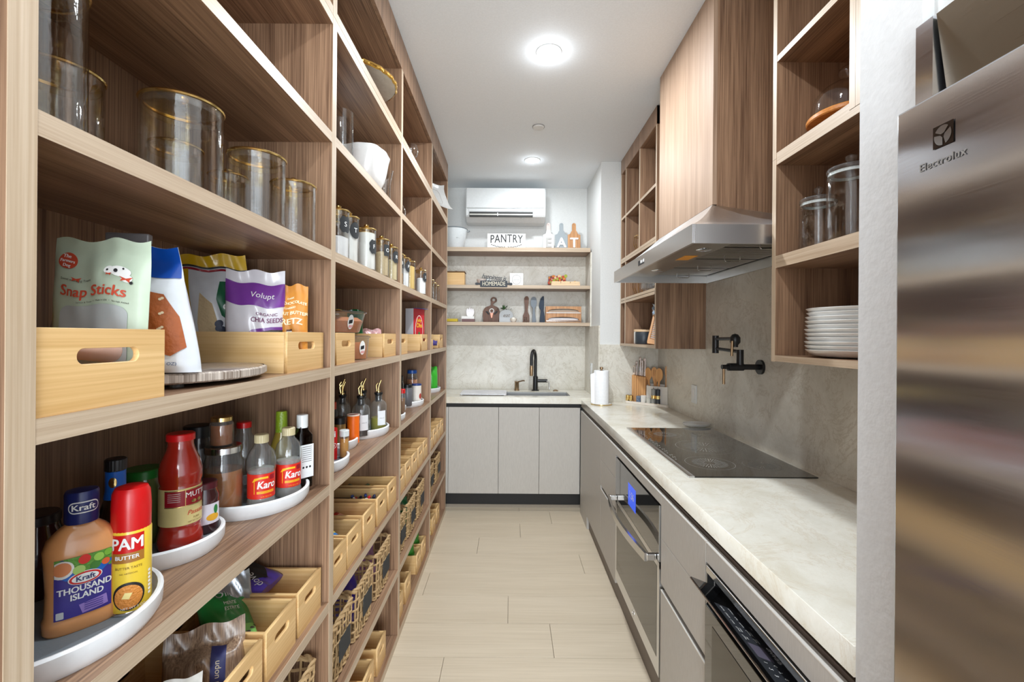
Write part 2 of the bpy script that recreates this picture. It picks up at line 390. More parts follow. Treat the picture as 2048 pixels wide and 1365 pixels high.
# ------------------------------------------------------------------ right side wall units
def open_unit(name, label, X0, Y0, Y1, z0, z1, shelves, divs=(), t=.019, fascia=0, group='open wall shelving units on the right'):
    u = thing(name, label, 'shelving', group=group)
    for s0, s1 in ((Y0, Y0+t), (Y1-t, Y1)):
        obj('side_panel', box(X0+.001, RW, s0, s1, z0, z1), wood_v, u); obj('lit_edge_band', box(X0, X0+.001, s0, s1, z0, z1), edge_v, u)
    obj('back_panel', box(RW-.006, RW, Y0+t, Y1-t, z0, z1), wood_v, u)
    for z in shelves:
        s = obj('shelf', box(X0+.002, RW-.006, Y0+t, Y1-t, z-t, z), wood_y, u); obj('lit_edge_band', box(X0+.001, X0+.002, Y0+t, Y1-t, z-t, z), edge_y, s)
    for (y, za, zb) in divs:
        d = obj('divider', box(X0+.0025, RW-.006, y-t/2, y+t/2, za, zb), wood_v, u); obj('lit_edge_band', box(X0+.0005, X0+.0025, y-t/2, y+t/2, za, zb), edge_v, d)
    if fascia: obj('fascia', box(X0-.001, X0+.018, Y0, Y1, fascia, z1), wood_v, u)
    return u
XU = .922
open_unit('wall_shelf_unit', 'open walnut wall unit over the near worktop holding plates and glass jars', XU, .80, 1.57, 1.437, 2.142, [1.459, 1.783, 1.804, 2.142], t=.021)
open_unit('wall_shelf_unit', 'upper walnut wall unit with the glass cake dome, left of the white pier', XU, 1.195, 1.57, 2.143, CEIL-.002, [2.163, 2.501, 2.86], t=.021)
open_unit('wall_shelf_unit', 'upper walnut wall unit mostly hidden behind the white pier', XU, .80, 1.194, 2.143, CEIL-.002, [2.163, 2.501, 2.86], t=.021)
open_unit('wall_shelf_unit', 'lower walnut wall unit beyond the hood with canisters and lattice frame', XU, 2.82, 3.728, 1.444, 2.142, [1.465, 1.812, 1.834, 2.142], [(3.575, 1.465, 2.12)])
open_unit('wall_shelf_unit', 'upper pigeonhole walnut unit beyond the hood, reaching the ceiling', XU, 2.82, 3.728, 2.143, CEIL-.002, [2.163, 2.503, 2.89], [(3.575, 2.163, 2.87), (3.197, 2.163, 2.87)], fascia=2.872)

# hood chimney cabinet
hc = thing('hood_chimney_cabinet', 'boxed walnut chimney cabinet rising from the range hood to the ceiling', 'cabinet')
obj('body', box(.858, RW, 1.874, 2.52, 2.02, CEIL-.002), wood_v, hc)
obj('front_panel', box(.84, .8575, 1.855, 2.52, 2.074, CEIL-.002), grain('walnut_sheen', (140, 112, 90), (182, 154, 130), 2, .5), hc)  # lighter grain colours carry the reflected sheen of this panel
obj('side_panel', box(.8575, RW, 1.855, 1.8735, 2.02, CEIL-.002), wood_v, hc)

# ------------------------------------------------------------------ range hood
hd = thing('range_hood', 'stainless steel range hood with sloping top above the black cooktop', 'hood')
HX, HY0, HY1, HZ0, HZ1 = .65, 1.595, 2.79, 1.857, 1.926
bm = BM(); bx(bm, HX, HX+.012, HY0, HY1, HZ0, HZ1); bx(bm, HX+.012, RW-.001, HY0, HY0+.012, HZ0, HZ1); bx(bm, HX+.012, RW-.001, HY1-.012, HY1, HZ0, HZ1)
bx(bm, RW-.013, RW-.001, HY0+.012, HY1-.012, HZ0, HZ1)
obj('rim', bm, steel, hd)
def pt(a, b, t): return tuple(a[i]+(b[i]-a[i])*t for i in range(3))
bm = BM(); n = 8
lo = [(HX, HY0, HZ1), (HX, HY1, HZ1), (RW-.001, HY1, HZ1), (RW-.001, HY0, HZ1)]
hi = [(.84, 1.855, 2.073), (.84, 2.52, 2.073), (RW-.001, 2.52, 2.018), (RW-.001, 1.855, 2.018)]
def slope(l, h_, k):
    t = k/n; z = l[2]+(h_[2]-l[2])*(1-cos(t*pi/2))**.0*(.62*t+.38*t*t); return (l[0]+(h_[0]-l[0])*t, l[1]+(h_[1]-l[1])*t, z)
rows = [[bm.verts.new(slope(l, q, k)) for l, q in zip(lo, hi)] for k in range(n+1)]
for k in range(n):
    for i in (0, 1, 3): j = (i+1) % 4; bm.faces.new((rows[k][i], rows[k][j], rows[k+1][j], rows[k+1][i]))
obj('canopy', bm, steel, hd, smooth=35)
obj('underside_panel', box(HX+.013, HX+.235, HY0+.013, HY1-.013, HZ1-.032, HZ1-.0285), brushed('underside_steel', (176, 172, 164), .34, 1, .3), hd)
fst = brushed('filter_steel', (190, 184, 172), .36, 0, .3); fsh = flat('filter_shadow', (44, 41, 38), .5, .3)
fw = (HY1-HY0-.03)/4
for k in range(4):
    y0 = HY0+.015+k*fw; bm = BM(); m_ = 12; xa, xb = HX+.24, RW-.02
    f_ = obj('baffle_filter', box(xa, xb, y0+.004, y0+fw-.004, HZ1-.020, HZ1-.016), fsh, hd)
    for q in range(m_):
        yy = y0+.012+q*(fw-.02)/m_
        bx(bm, xa+.004, xb-.004, yy, yy+.0115, HZ1-.0222, HZ1-.0202)
    obj('baffle', bm, fst, f_)
    yc = y0+fw*.5; xc = 1.02; zt = HZ1-.030
    obj('bail_handle', tube([(xc-.035, yc, zt), (xc-.035, yc, zt-.020), (xc-.030, yc, zt-.026), (xc+.030, yc, zt-.026), (xc+.035, yc, zt-.020), (xc+.035, yc, zt)], .0022, 6), chrome, f_, smooth=60)
for y in (1.90, 2.50): obj('hood_lamp', lathe([(0, HZ1-.036), (.028, HZ1-.036), (.032, HZ1-.033), (.032, HZ1-.0325)], 24, HX+.175, y), chrome, hd, smooth=40)
obj('warning_label', box(HX+.15, HX+.21, 2.04, 2.16, HZ1-.0332, HZ1-.0325), flat('orange_sticker', (236, 160, 50), .5), hd)
obj('logo_badge', box(HX-.0015, HX, 2.235, 2.262, HZ0+.022, HZ0+.046), tx_black, hd); obj('logo_strip', box(HX-.0015, HX, 2.165, 2.2345, HZ0+.022, HZ0+.028), tx_black, hd)
for k in range(4): obj('logo_mark', box(HX-.0015, HX, 2.222-.018*k, 2.230-.018*k, HZ0+.031, HZ0+.044), tx_white if k % 2 else chrome, hd)
for y in (HY0-.001,):
    for xo in (HX+.004, HX+.010): obj('corner_seam', box(xo, xo+.0015, y, y+.001, HZ0+.001, HZ1-.001), chrome, hd)

# ------------------------------------------------------------------ right run: base cabinets, worktop
FX = .615
def front(name, y0, y1, z0, z1, parent, mat=None):
    d = obj(name, box(FX, FX+.019, y0+.0012, y1-.0012, z0, z1, bev=.001), mat or taupe, parent)
    return d
def cab(label, y0, y1): return thing('base_cabinet', label, 'cabinet', group='taupe base cabinets under the long worktop')
def carcass(c, y0, y1):
    obj('body', box(FX+.045, RW, y0+.001, y1-.001, .10, .908), black_gap, c)
    obj('side_panel', box(FX+.02, FX+.0449, y0+.001, y0+.016, .10, .884), taupe, c); obj('side_panel', box(FX+.02, FX+.0449, y1-.016, y1-.001, .10, .884), taupe, c)
def channel(c, y0, y1, z0, z1): obj('grip_channel', box(FX+.03, FX+.036, y0+.001, y1-.001, z0-.02, z1+.02), brown_gap, c)
def lip(d, y0, y1, z): obj('edge_highlight', box(FX-.0004, FX+.008, y0+.0012, y1-.0012, z, z+.003), flat('edge_highlight_tone', (226, 222, 216), .3, .2), d)  # pale strip stands for the highlight along a front's top edge
c = cab('tall taupe corner cabinet front meeting the sink run', 2.985, 3.835); carcass(c, 2.985, 3.73)
d = front('door', 2.985, 3.835, .10, .880, c); lip(d, 2.985, 3.76, .880)
obj('filler', box(FX, FX+.04, 3.505, 3.835, 0, .0995), taupe, c)
c = cab('narrow taupe drawer stack between the corner cabinet and the oven', 2.56, 2.985); carcass(c, 2.56, 2.985)
d = front('drawer', 2.56, 2.985, .700, .880, c); lip(d, 2.56, 2.985, .880)
front('drawer', 2.56, 2.985, .526, .698, c); d = front('drawer', 2.56, 2.985, .10, .500, c); lip(d, 2.56, 2.985, .500); channel(c, 2.56, 2.985, .503, .526)
c = cab('taupe drawer stack between the oven and the microwave drawer', 1.387, 1.797); carcass(c, 1.387, 1.797)
d = front('drawer', 1.387, 1.797, .709, .880, c); lip(d, 1.387, 1.797, .880)
front('drawer', 1.387, 1.797, .526, .707, c); d = front('drawer', 1.387, 1.797, .10, .498, c); lip(d, 1.387, 1.797, .498); channel(c, 1.387, 1.797, .501, .526)
c = cab('taupe housing around the microwave drawer beside the white pier', .80, 1.387); carcass(c, .80, 1.387)
d = front('panel', .80, 1.387, .822, .880, c); lip(d, .80, 1.387, .880); front('drawer', .80, 1.387, .10, .405, c)
c = cab('taupe housing around the wall oven', 1.797, 2.56); carcass(c, 1.797, 2.56)
d = front('panel', 1.797, 2.56, .840, .880, c); lip(d, 1.797, 2.56, .880)
k_ = thing('plinth', 'dark bronze toe kick running under the taupe base cabinets', 'plinth')
obj('board', box(.633, .645, .80, 3.504, 0, .099), brown_gap, k_)
ch_ = thing('grip_rail', 'dark recessed grip rail under the long stone worktop', 'rail')
obj('upper_strip', box(FX+.03, FX+.0445, .80, 3.80, .893, .911), black_gap, ch_); obj('lower_strip', box(FX+.0195, FX+.03, .80, 3.80, .868, .892), brown_gap, ch_)
w = tag(obj('worktop', plate([[(CF, .797), (RW, .797), (RW, 3.732), (.745, 3.732), (.745, 3.838), (CF, 3.838)]], .0565, .0012, front='XY'), top_stone, loc=(0, 0, .9125)), 'long cream quartzite worktop running along the right wall', 'worktop')

# oven (local: x towards the camera, -y out into the aisle)
def facing_left(name, label, cat, Yc, X=FX): return thing(name, label, cat, (X, Yc, 0), -pi/2)
ov = facing_left('built_in_oven', 'built-in stainless wall oven with black glass and curved bar handle', 'oven', 2.1785)
hw = .372
obj('body', box(-hw+.005, hw-.005, .022, .5, .14, .83), black_gap, ov)
bm = BM(); bx(bm, -hw, hw, -.002, .02, .135, .20); bx(bm, -hw, -hw+.028, -.002, .02, .20, .60); bx(bm, hw-.028, hw, -.002, .02, .20, .60); bx(bm, -hw, hw, -.002, .02, .575, .60)
dr = obj('door', bm, steel, ov)
obj('door_glass', box(-hw+.0285, hw-.0285, -.003, .02, .2005, .5745), flat('oven_glass', (96, 94, 88), .08, .6), dr)
cp = obj('control_panel', box(-hw+.004, hw-.004, -.004, .02, .605, .832), dark_glass, ov)
obj('frame', bx(bx(BM(), -hw, -hw+.0038, -.004, .02, .605, .834), hw-.0038, hw, -.004, .02, .605, .834), steel, ov)
obj('display', box(-.10, .035, -.0046, -.004, .665, .775), screen_blue, cp)
obj('display_digits', mapped(text_mesh('1:36', .05, bold=.01), flatmap, .0052, -.035, .725), tx_white, cp)
hz = .605
pts = [(-hw+.03, -.005, hz+.012), (-hw+.03, -.045, hz+.012)] + [(-hw+.03+(2*hw-.06)*t/14, -.048-.030*sin(pi*t/14), hz+.012-.0*t) for t in range(15)] + [(hw-.03, -.045, hz+.012), (hw-.03, -.005, hz+.012)]
bm = BM()
for q in range(14):
    a = pts[2+q]; b = pts[3+q]
    v = [bm.verts.new(p) for p in ((a[0], a[1]-.006, hz-.012), (a[0], a[1]+.006, hz-.012), (a[0], a[1]+.006, hz+.022), (a[0], a[1]-.006, hz+.022), (b[0], b[1]-.006, hz-.012), (b[0], b[1]+.006, hz-.012), (b[0], b[1]+.006, hz+.022), (b[0], b[1]-.006, hz+.022))]
    for f in ((0, 1, 5, 4), (1, 2, 6, 5), (2, 3, 7, 6), (3, 0, 4, 7)): bm.faces.new([v[i] for i in f])
    if q == 0: bm.faces.new(v[:4])
    if q == 13: bm.faces.new(v[4:])
bmesh.ops.remove_doubles(bm, verts=bm.verts[:], dist=1e-5)
hn = obj('handle', bm, chrome, dr, smooth=40)
for x in (-hw+.036, hw-.036): obj('handle_bracket', box(x-.010, x+.010, -.044, -.0045, hz-.008, hz+.018, bev=.002), chrome, hn)
lo_ = obj('logo_ring', mapped(plate([ell(.019, .019), ell(.0165, .0165)], .001, front=None), flatmap, .0022, 0, .167), chrome, dr)
obj('logo_letters', mapped(text_mesh('GE', .02, shear=.3, bold=.02), flatmap, .0026, 0, .167), chrome, dr)

# microwave drawer
mw = facing_left('microwave_drawer', 'black glass microwave drawer with its keypad panel tilted open', 'microwave', 1.092)
hw = .280
obj('body', bx(box(-hw, hw, .075, .5, .43, .79), -hw, hw, .03, .0749, .43, .69), black_gap, mw)
obj('trim', bx(bx(bx(BM(), -hw, hw, -.006, .022, .797, .818, bev=.002), -hw-.003, -hw, -.002, .022, .41, .797), hw, hw+.003, -.002, .022, .41, .797), chrome, mw)
obj('recess', bx(bx(box(-hw, hw, .069, .0745, .6905, .797), -hw, -hw+.003, .022, .069, .6905, .797), hw-.003, hw, .022, .069, .6905, .797), black, mw)
dr = obj('drawer_front', box(-hw, hw, -.008, .02, .412, .700, bev=.002), dark_glass, mw)
obj('drawer_window', box(-hw+.05, hw-.05, -.0092, -.0082, .44, .66), flat('microwave_window', (84, 80, 72), .08, .5), dr)
# tilted panel: hinge (y=+.006,z=.705), top edge leans out to (y=-.055,z=.785)
def tilt(x, s, d):   # s 0 at the hinge .. 1 at the outer edge, d out of the keypad face
    y0, z0, y1, z1 = .050, .742, -.052, .782; L_ = math.hypot(y1-y0, z1-z0); ny, nz = (z1-z0)/L_, -(y1-y0)/L_
    return (x, y0+(y1-y0)*s+ny*d, z0+(z1-z0)*s+nz*d)
bm = BM(); v = [bm.verts.new(tilt(x, s, d)) for x, s, d in ((-hw, 0, -.007), (hw, 0, -.007), (hw, 1, -.007), (-hw, 1, -.007), (-hw, 0, 0), (hw, 0, 0), (hw, 1, 0), (-hw, 1, 0))]
for q in ((0, 3, 2, 1), (4, 5, 6, 7), (0, 1, 5, 4), (1, 2, 6, 5), (2, 3, 7, 6), (3, 0, 4, 7)): bm.faces.new([v[i] for i in q])
kp = obj('keypad_panel', bm, dark_glass, mw)
fnk = lambda x, y, d: tilt(x, .5+y/.1095, d)
decal('keypad_face', rect_out(-.155, .155, -.042, .040, 3), flat('keypad_grey', (48, 50, 54), .35), kp, fnk, .0005, rings=1)
decal('display', rect_out(.002, .052, -.012, .030, 2), flat('keypad_lcd', (96, 90, 104), .3), kp, fnk, .0008, rings=1)
obj('brand_letters', mapped(text_mesh('SHARP', .019, bold=.03), fnk, .001, .022, -.030), tx_white, kp)
for i, s_ in enumerate('1 2 3 4 5'.split()): text('key_legend', s_, .013, tx_white, kp, fnk, .001, .066+.020*i, .020-.001*i)
for i, s_ in enumerate('6 7 8 9 0'.split()): text('key_legend', s_, .013, tx_white, kp, fnk, .001, .066+.020*i, -.004-.001*i)
for i, (s_, x, y) in enumerate([('Reheat', -.135, .025), ('Defrost', -.105, .025), ('Clock', -.078, .025), ('Popcorn', -.135, .0), ('Melt', -.105, .0), ('Warm', -.078, .0), ('Power\nLevel', -.048, .022), ('Timer\nSet', -.018, .022), ('Sensor\nCook', -.048, -.006), ('Stop\nClear', -.020, -.008), ('Open', -.135, -.026), ('Start', -.078, -.026)]):
    text('key_legend', s_, .0075, tx_white, kp, fnk, .001, x, y)
obj('edge_trim', tube([tilt(-hw, 1, -.004), tilt(hw, 1, -.004)], .0022, 6), chrome, kp)
obj('support', box(-hw+.004, hw-.004, .0, .045, .7005, .733), black, mw)

# cooktop
ck = thing('induction_cooktop', 'black glass induction cooktop with five ringed zones set in the worktop', 'cooktop', (0, 0, .969))
obj('glass_top', box(.728, 1.212, 1.742, 2.669, 0, .005, bev=.001), dark_glass, ck)
obj('front_trim', box(.703, .7275, 1.742, 2.669, 0, .006, bev=.001), steel, ck)
mk = flat('zone_marking', (150, 148, 142), .5)
def zone(cx, cy, r):
    bm = BM()
    for k in range(40):
        a = 2*pi*k/40; wv = .0010; r0, r1 = (r*.52, r*.74) if k % 2 else (r*.22, r*.72)
        p = [(cx+q*cos(a)+s*wv*-sin(a), cy+q*sin(a)+s*wv*cos(a), .00545) for q, s in ((r0, -1), (r1, -1), (r1, 1), (r0, 1))]
        bm.faces.new([bm.verts.new(c_) for c_ in p])
    ring = [[bm.verts.new((cx+(r+dr_)*cos(2*pi*k/48), cy+(r+dr_)*sin(2*pi*k/48), .0054)) for k in range(48)] for dr_ in (0, .0012)]
    for k in range(48): j = (k+1) % 48; bm.faces.new((ring[0][k], ring[0][j], ring[1][j], ring[1][k]))
    obj('cooking_zone', bm, mk, ck)
for a_ in ((.87, 1.93, .10), (1.08, 1.90, .075), (.97, 2.21, .135), (.87, 2.49, .085), (1.08, 2.49, .10)): zone(*a_)
bm = BM()
for k in range(16):
    y = 1.98+k*.035; bx(bm, .742, .746, y, y+.012, .0052, .0054)
    if k % 3: bx(bm, .752, .755, y, y+.016, .0052, .0054)
obj('touch_controls', bm, mk, ck)

# ------------------------------------------------------------------ sink run at the back
c = thing('sink_cabinet', 'three-door taupe sink cabinet standing against the back wall', 'cabinet')
obj('body', box(-.86, .60, 3.90, 4.41, .15, .932), black_gap, c)
obj('grip_channel', box(-.86, .614, 3.875, 3.90, .903, .932), black_gap, c)
obj('plinth', box(-.86, .632, 3.935, 3.95, .03, .15), black_gap, c)
obj('base_trim', box(-.86, .632, 3.93, 3.949, 0, .03), flat('base_trim_grey', (150, 140, 126), .6), c)
xs = [-.86, -.528, -.093, .259, .613]
for a, b in zip(xs, xs[1:]): obj('filler' if a < -.8 else 'door', box(a+.0015, b-.0015, 3.852, 3.872, .152, .899, bev=.001), taupe, c)
w = thing('sink_worktop', 'cream quartzite worktop of the sink run along the back wall', 'worktop')
bm = BM()
for q in ((-.868, .7445, 3.84, 3.95), (-.868, .7445, 4.26, 4.418), (-.868, -.10, 3.95, 4.26), (.54, .7445, 3.95, 4.26)): bx(bm, *q, .934, .989)
obj('slab', bm, top_stone, w)
s = thing('undermount_sink', 'stainless undermount sink basin below the black faucet', 'sink')
bm = BM(); x0, x1, y0, y1, zt, zb = -.097, .537, 3.953, 4.257, .980, .78
for q in ((x0-.002, x0, y0, y1, zb, zt), (x1, x1+.002, y0, y1, zb, zt), (x0, x1, y0-.002, y0, zb, zt), (x0, x1, y1, y1+.002, zb, zt), (x0, x1, y0, y1, zb-.002, zb)): bx(bm, *q)
obj('basin', bm, steel, s); obj('drain', lathe([(0, zb+.002), (.04, zb+.002), (.045, zb+.0005)], 20, .2, 4.1), chrome, s, smooth=40)
# tray over the sink's left end
t = thing('drying_board', 'pale grey marbled drying board lying over the sink left end', 'board', (-.235, 4.09, .9895))
obj('slab', plate([rrect(.41, .30, .02)], .012, .002, front='XY'), stone('tray_marble', (226, 226, 230), (150, 150, 160), (206, 206, 212), .3, 2.2), t)
obj('edge', plate([rrect(.414, .304, .022), rrect(.408, .298, .02)], .006, front='XY'), flat('tray_edge', (96, 84, 72), .5), t)
# faucet
f_ = thing('kitchen_faucet', 'matte black gooseneck kitchen faucet with a brass spray tip', 'faucet', (.25, 4.325, .989), 0)
obj('base', lathe([(0, 0), (.036, 0), (.036, .006), (.026, .01), (.024, .012), (.024, .135), (.019, .14), (0, .14)], 24), black, f_, smooth=40)
d_ = Vector((-.28, -.96, 0)).normalized(); R_ = .085; top = .305
neck = [(0, 0, .13), (0, 0, top)]+[tuple(d_*(R_-R_*cos(a))+Vector((0, 0, top+R_*sin(a)))) for a in [pi*k/14 for k in range(1, 15)]]+[tuple(d_*2*R_+Vector((0, 0, top-.05)))]
obj('neck', tube(neck, .0145, 14), black, f_, smooth=60)
sp = obj('spray_head', lathe([(0, 0), (.014, 0), (.016, .01), (.016, .085), (.0145, .095)], 18), brass, f_, smooth=40, loc=tuple(d_*2*R_+Vector((0, 0, top-.148))))
obj('side_arm', tube([(.02, 0, .095), (.115, 0, .095)], .016, 14), black, f_, smooth=60)
obj('lever', tube([(.105, -.01, .095), (.13, -.02, .085), (.135, -.022, .012)], .006, 10), chrome, f_, smooth=60)
s = thing('soap_dispenser', 'small brass soap dispenser beside the sink', 'dispenser', (.07, 4.33, .989))
obj('body', lathe([(0, 0), (.026, 0), (.026, .006), (.02, .01), (.02, .075), (.022, .078), (.022, .088), (0, .09)], 20), brass, s, smooth=40)
obj('spout', tube([(0, 0, .08), (.06, -.03, .098), (.075, -.035, .096)], .006, 10), brass, s, smooth=60)
tag(obj('air_switch', lathe([(0, .012), (.012, .012), (.016, .008), (.026, .006), (.026, 0)], 20), brass, loc=(.445, 4.31, .989), smooth=40), 'small round brass air switch button right of the faucet', 'button')

# floating shelves on the back wall
for z, t_, l_ in ((2.345, .038, 'highest floating wood shelf on the back wall, with the pantry sign'), (1.993, .031, 'middle floating wood shelf on the back wall, with the rolling pin sign'), (1.647, .031, 'lowest floating wood shelf on the back wall, above the sink')):
    s = thing('floating_shelf', l_, 'shelf', group='floating shelves on the back wall')
    obj('board', box(-.868, .744, 4.152, 4.418, z-t_, z), wood_x, s); obj('lit_edge_band', box(-.868, .744, 4.15, 4.1518, z-t_, z), edge_x, s)

# air conditioner
ac = thing('air_conditioner', 'white wall-mounted split air conditioner above the pantry sign', 'air conditioner', (-.05, 4.42, 2.608))
w2 = .377
bm = BM(); prof = [(-.13, .0), (-.205, .045), (-.22, .10), (-.22, .30), (-.20, .311), (0, .311), (0, 0)]
L1 = [bm.verts.new((-w2, y, z)) for y, z in prof]; L2 = [bm.verts.new((w2, y, z)) for y, z in prof]
bm.faces.new(L1); bm.faces.new(L2[::-1])
for k in range(len(prof)): j = (k+1) % len(prof); bm.faces.new((L1[k], L1[j], L2[j], L2[k]))
bmesh.ops.bevel(bm, geom=bm.edges[:], offset=.006, segments=2, affect='EDGES')
obj('body', bm, white_gloss, ac, smooth=30)
obj('front_panel', box(-w2+.006, w2-.006, -.226, -.2201, .118, .305, bev=.003), white_gloss, ac)
v1 = obj('upper_vane', box(-w2+.03, w2-.045, -.222, -.214, .085, .108, bev=.002), white_gloss, ac)
obj('outlet', box(-w2+.035, w2-.12, -.2215, -.205, .035, .08), flat('vent_shadow', (52, 52, 50), .7), ac)
obj('lower_vane', box(-w2+.038, w2-.123, -.2255, -.2216, .05, .062, bev=.001), flat('vane', (206, 204, 196), .4), ac)
for x in (-.075, ): obj('vane_clip', box(x-.004, x+.004, -.228, -.2256, .042, .072), white_gloss, ac)
obj('seam', box(-w2+.012, w2-.05, -.2206, -.2195, .111, .1145), flat('ac_seam', (120, 122, 122), .6), ac)
for x in (.135, .165): obj('indicator', box(x, x+.018, -.2215, -.2205, .022, .026), flat('grey_print', (110, 112, 112), .6), ac)

# switch plates
def outlet(label, loc, rz, w_=.075, h_=.118):
    o = thing('outlet_plate', label, 'outlet', loc, rz); obj('cover', plate([rrect(w_, h_, .004)], .007, .001), white_gloss, o)
    obj('insert', plate([rrect(w_*.45, h_*.62, .002)], .0015), flat('outlet_insert', (226, 226, 226), .3), o, loc=(0, -.0015, 0)); return o
outlet('white outlet plate on the splashback left of the pot filler', (1.241-.007, 2.985, 1.137), -pi/2)
outlet('white outlet plate on the side wall beside the sink', (.7455-.007, 4.06, 1.215), -pi/2)

# pot filler
pf = thing('pot_filler', 'matte black folding wall-mounted pot filler with brass levers', 'faucet', (1.241, 2.196, 1.374), -pi/2)
def cyl_(p, q, r, seg=18): return tube([p, q], r, seg)
obj('wall_flange', tube([(0, 0, 0), (0, -.012, 0)], .036, 26), black, pf, smooth=40)
obj('inlet_pipe', cyl_((0, -.012, 0), (0, -.17, 0), .014), black, pf, smooth=40)
obj('valve_body', cyl_((0, -.09, 0), (0, -.165, 0), .019), black, pf, smooth=40)
obj('riser', cyl_((0, -.105, .0), (0, -.105, .085), .0165), black, pf, smooth=40)
obj('lower_arm', tube([(0, -.105, .075), (-.22, -.125, .085)], .0085, 10), black, pf, smooth=60)
obj('joint', cyl_((-.22, -.125, .06), (-.22, -.125, .155), .0165), black, pf, smooth=40)
obj('upper_arm', tube([(-.22, -.125, .137), (0, -.13, .140)], .0085, 10), black, pf, smooth=60)
obj('outlet_elbow', lathe([(0, .165), (.014, .160), (.024, .145), (.024, .122), (.014, .108), (.014, .098), (0, .098)], 20, .0, -.13), black, pf, smooth=50)
obj('lever', tube([(.012, -.150, .128), (.012, -.152, .055)], .0065, 10), brass, pf, smooth=50)
obj('lever', tube([(0, -.185, -.010), (0, -.185, -.085)], .0065, 10), brass, pf, smooth=50)
obj('lever_hub', cyl_((0, -.165, 0), (0, -.195, 0), .011), black, pf, smooth=40)

# ------------------------------------------------------------------ refrigerator
fr = thing('refrigerator', 'tall brushed stainless built-in refrigerator at the right', 'refrigerator')
obj('body', box(.632, 1.24, -.30, .667, .02, 1.84), flat('fridge_body', (70, 68, 66), .5), fr)
obj('side_frame', box(.605, .6315, .640, .667, .05, 1.985), fridge_steel, fr)
dr = obj('door', box(.56, .6, -.26, .647, .10, 1.845, bev=.003), fridge_steel, fr)
bm = BM(); v = [bm.verts.new(p) for p in ((.606, -.26, 1.985), (.606, .636, 1.985), (.620, .634, 1.872), (.620, -.26, 1.872), (.64, -.26, 1.985), (.64, .628, 1.985), (.64, .622, 1.868), (.64, -.26, 1.868))]
for q in ((0, 1, 2, 3), (4, 7, 6, 5), (0, 4, 5, 1), (1, 5, 6, 2), (2, 6, 7, 3), (3, 7, 4, 0)): bm.faces.new([v[i] for i in q])
gr = obj('top_grille', bm, brushed('grille_steel', (150, 140, 124), .3, 1, .5), fr)
obj('recess', box(.625, .6315, -.26, .6395, 1.846, 1.975), black_gap, fr)
fd = lambda x, y, d: (.56-d, x, y)
lgb = decal('emblem_plate', rect_out(.5625, .590, 1.770, 1.799, 3), flat('emblem_dark', (58, 44, 34), .2, .7), dr, lambda x, y, d: (.56-d, x, y), .0012, rings=1)
cx_, cz_ = .5763, 1.7845
for a0 in (80, 200, 320):
    a0 = radians(a0); P = [(cx_+.0118*cos(a0+t)*.98+0, cz_+.0128*sin(a0+t)) for t in [radians(100)*k/8-radians(50) for k in range(9)]]
    P += [(cx_+.003*cos(a0+radians(45)), cz_+.003*sin(a0+radians(45))), (cx_+.003*cos(a0-radians(45)), cz_+.003*sin(a0-radians(45)))]
    decal('emblem_petal', P, chrome, dr, fd, .0018, rings=1)
# letters run away from the aisle side: reading left to right goes towards the camera
obj('brand_letters', mapped(text_mesh('Electrolux', .0145, bold=.012, align='LEFT', spacing=1.05), lambda x, y, d: (.56-d, .610-x, 1.752+y)), flat('engraved_letters', (168, 166, 162), .35, .6), dr)

# ------------------------------------------------------------------ ceiling fittings
for i, (x, y) in enumerate(LIGHTS):
    l_ = thing('recessed_light', ['round recessed ceiling light above the camera end', 'nearer glowing recessed light in the ceiling', 'farther glowing recessed light, close to the air conditioner'][i], 'light', (x, y, CEIL), group='recessed ceiling lights')
    bm = lathe([(.048, -.0005), (.062, -.0005), (.064, -.004), (.048, -.005), (.048, -.0005)], 32); obj('trim_ring', bm, flat('light_trim', (240, 240, 238), .4), l_, smooth=40)
    obj('lens', lathe([(0, -.003), (.047, -.003)], 32), flat('lamp_lens', (255, 250, 240), .4, emit=18), l_)
s = thing('smoke_detector', 'small white ceiling detector disc between the two lights', 'detector', (.189, 3.119, CEIL))
obj('base', lathe([(0, -.012), (.034, -.012), (.040, -.008), (.040, -.0005)], 32), flat('detector_white', (222, 222, 220), .5), s, smooth=30)
obj('rim', lathe([(.040, -.0005), (.043, -.0005), (.043, -.006), (.040, -.0065)], 32), flat('detector_rim', (150, 148, 146), .5), s, smooth=30)

# ================================================================== pantry contents
Z = dict(F=.357, E=.706, D=1.063, C=1.42, B=1.777, A=2.134, U=2.519, G=.035)
FACE = pi/2          # local -Y turned to the aisle (+X)
# ---- bamboo bins: local x along the shelf, -y front, origin bottom centre of the front face
def bin_proto(wd, dp, ht):
    r = thing('bamboo_bin', 'bamboo bin', 'bin'); t = .009; sw = min(.10, wd*.5); sh = .022
    hole = [(x, ht*.66+y) for x, y in rrect(sw, sh, sh/2-.0005, 5)]
    fr_ = [(-wd/2, 0), (wd/2, 0), (wd/2, ht), (-wd/2, ht)]
    obj('front_board', plate([fr_, hole], t, .0008), bamboo_x, r)
    b_ = plate([fr_, hole], t, .0008); obj('back_board', b_, bamboo_x, r, loc=(0, dp-t, 0))
    obj('side_board', box(-wd/2, -wd/2+t, t, dp-t, 0, ht, bev=.0008), bamboo, r); obj('side_board', box(wd/2-t, wd/2, t, dp-t, 0, ht, bev=.0008), bamboo, r)
    obj('bottom_board', box(-wd/2+t, wd/2-t, t, dp-t, .004, .010), bamboo, r)
    return r
BINS = {}
def bbin(y0, y1, z, ht, label, group, X=-.562, dp=.27):
    k = (round(y1-y0, 3), round(ht, 3), dp); loc = (X, (y0+y1)/2, z)
    if k not in BINS: BINS[k] = r = bin_proto(y1-y0, dp, ht); r.location = loc; r.rotation_euler.z = FACE; tag(r, label, 'bin', group); return r
    return dup(BINS[k], loc, FACE, label, group)
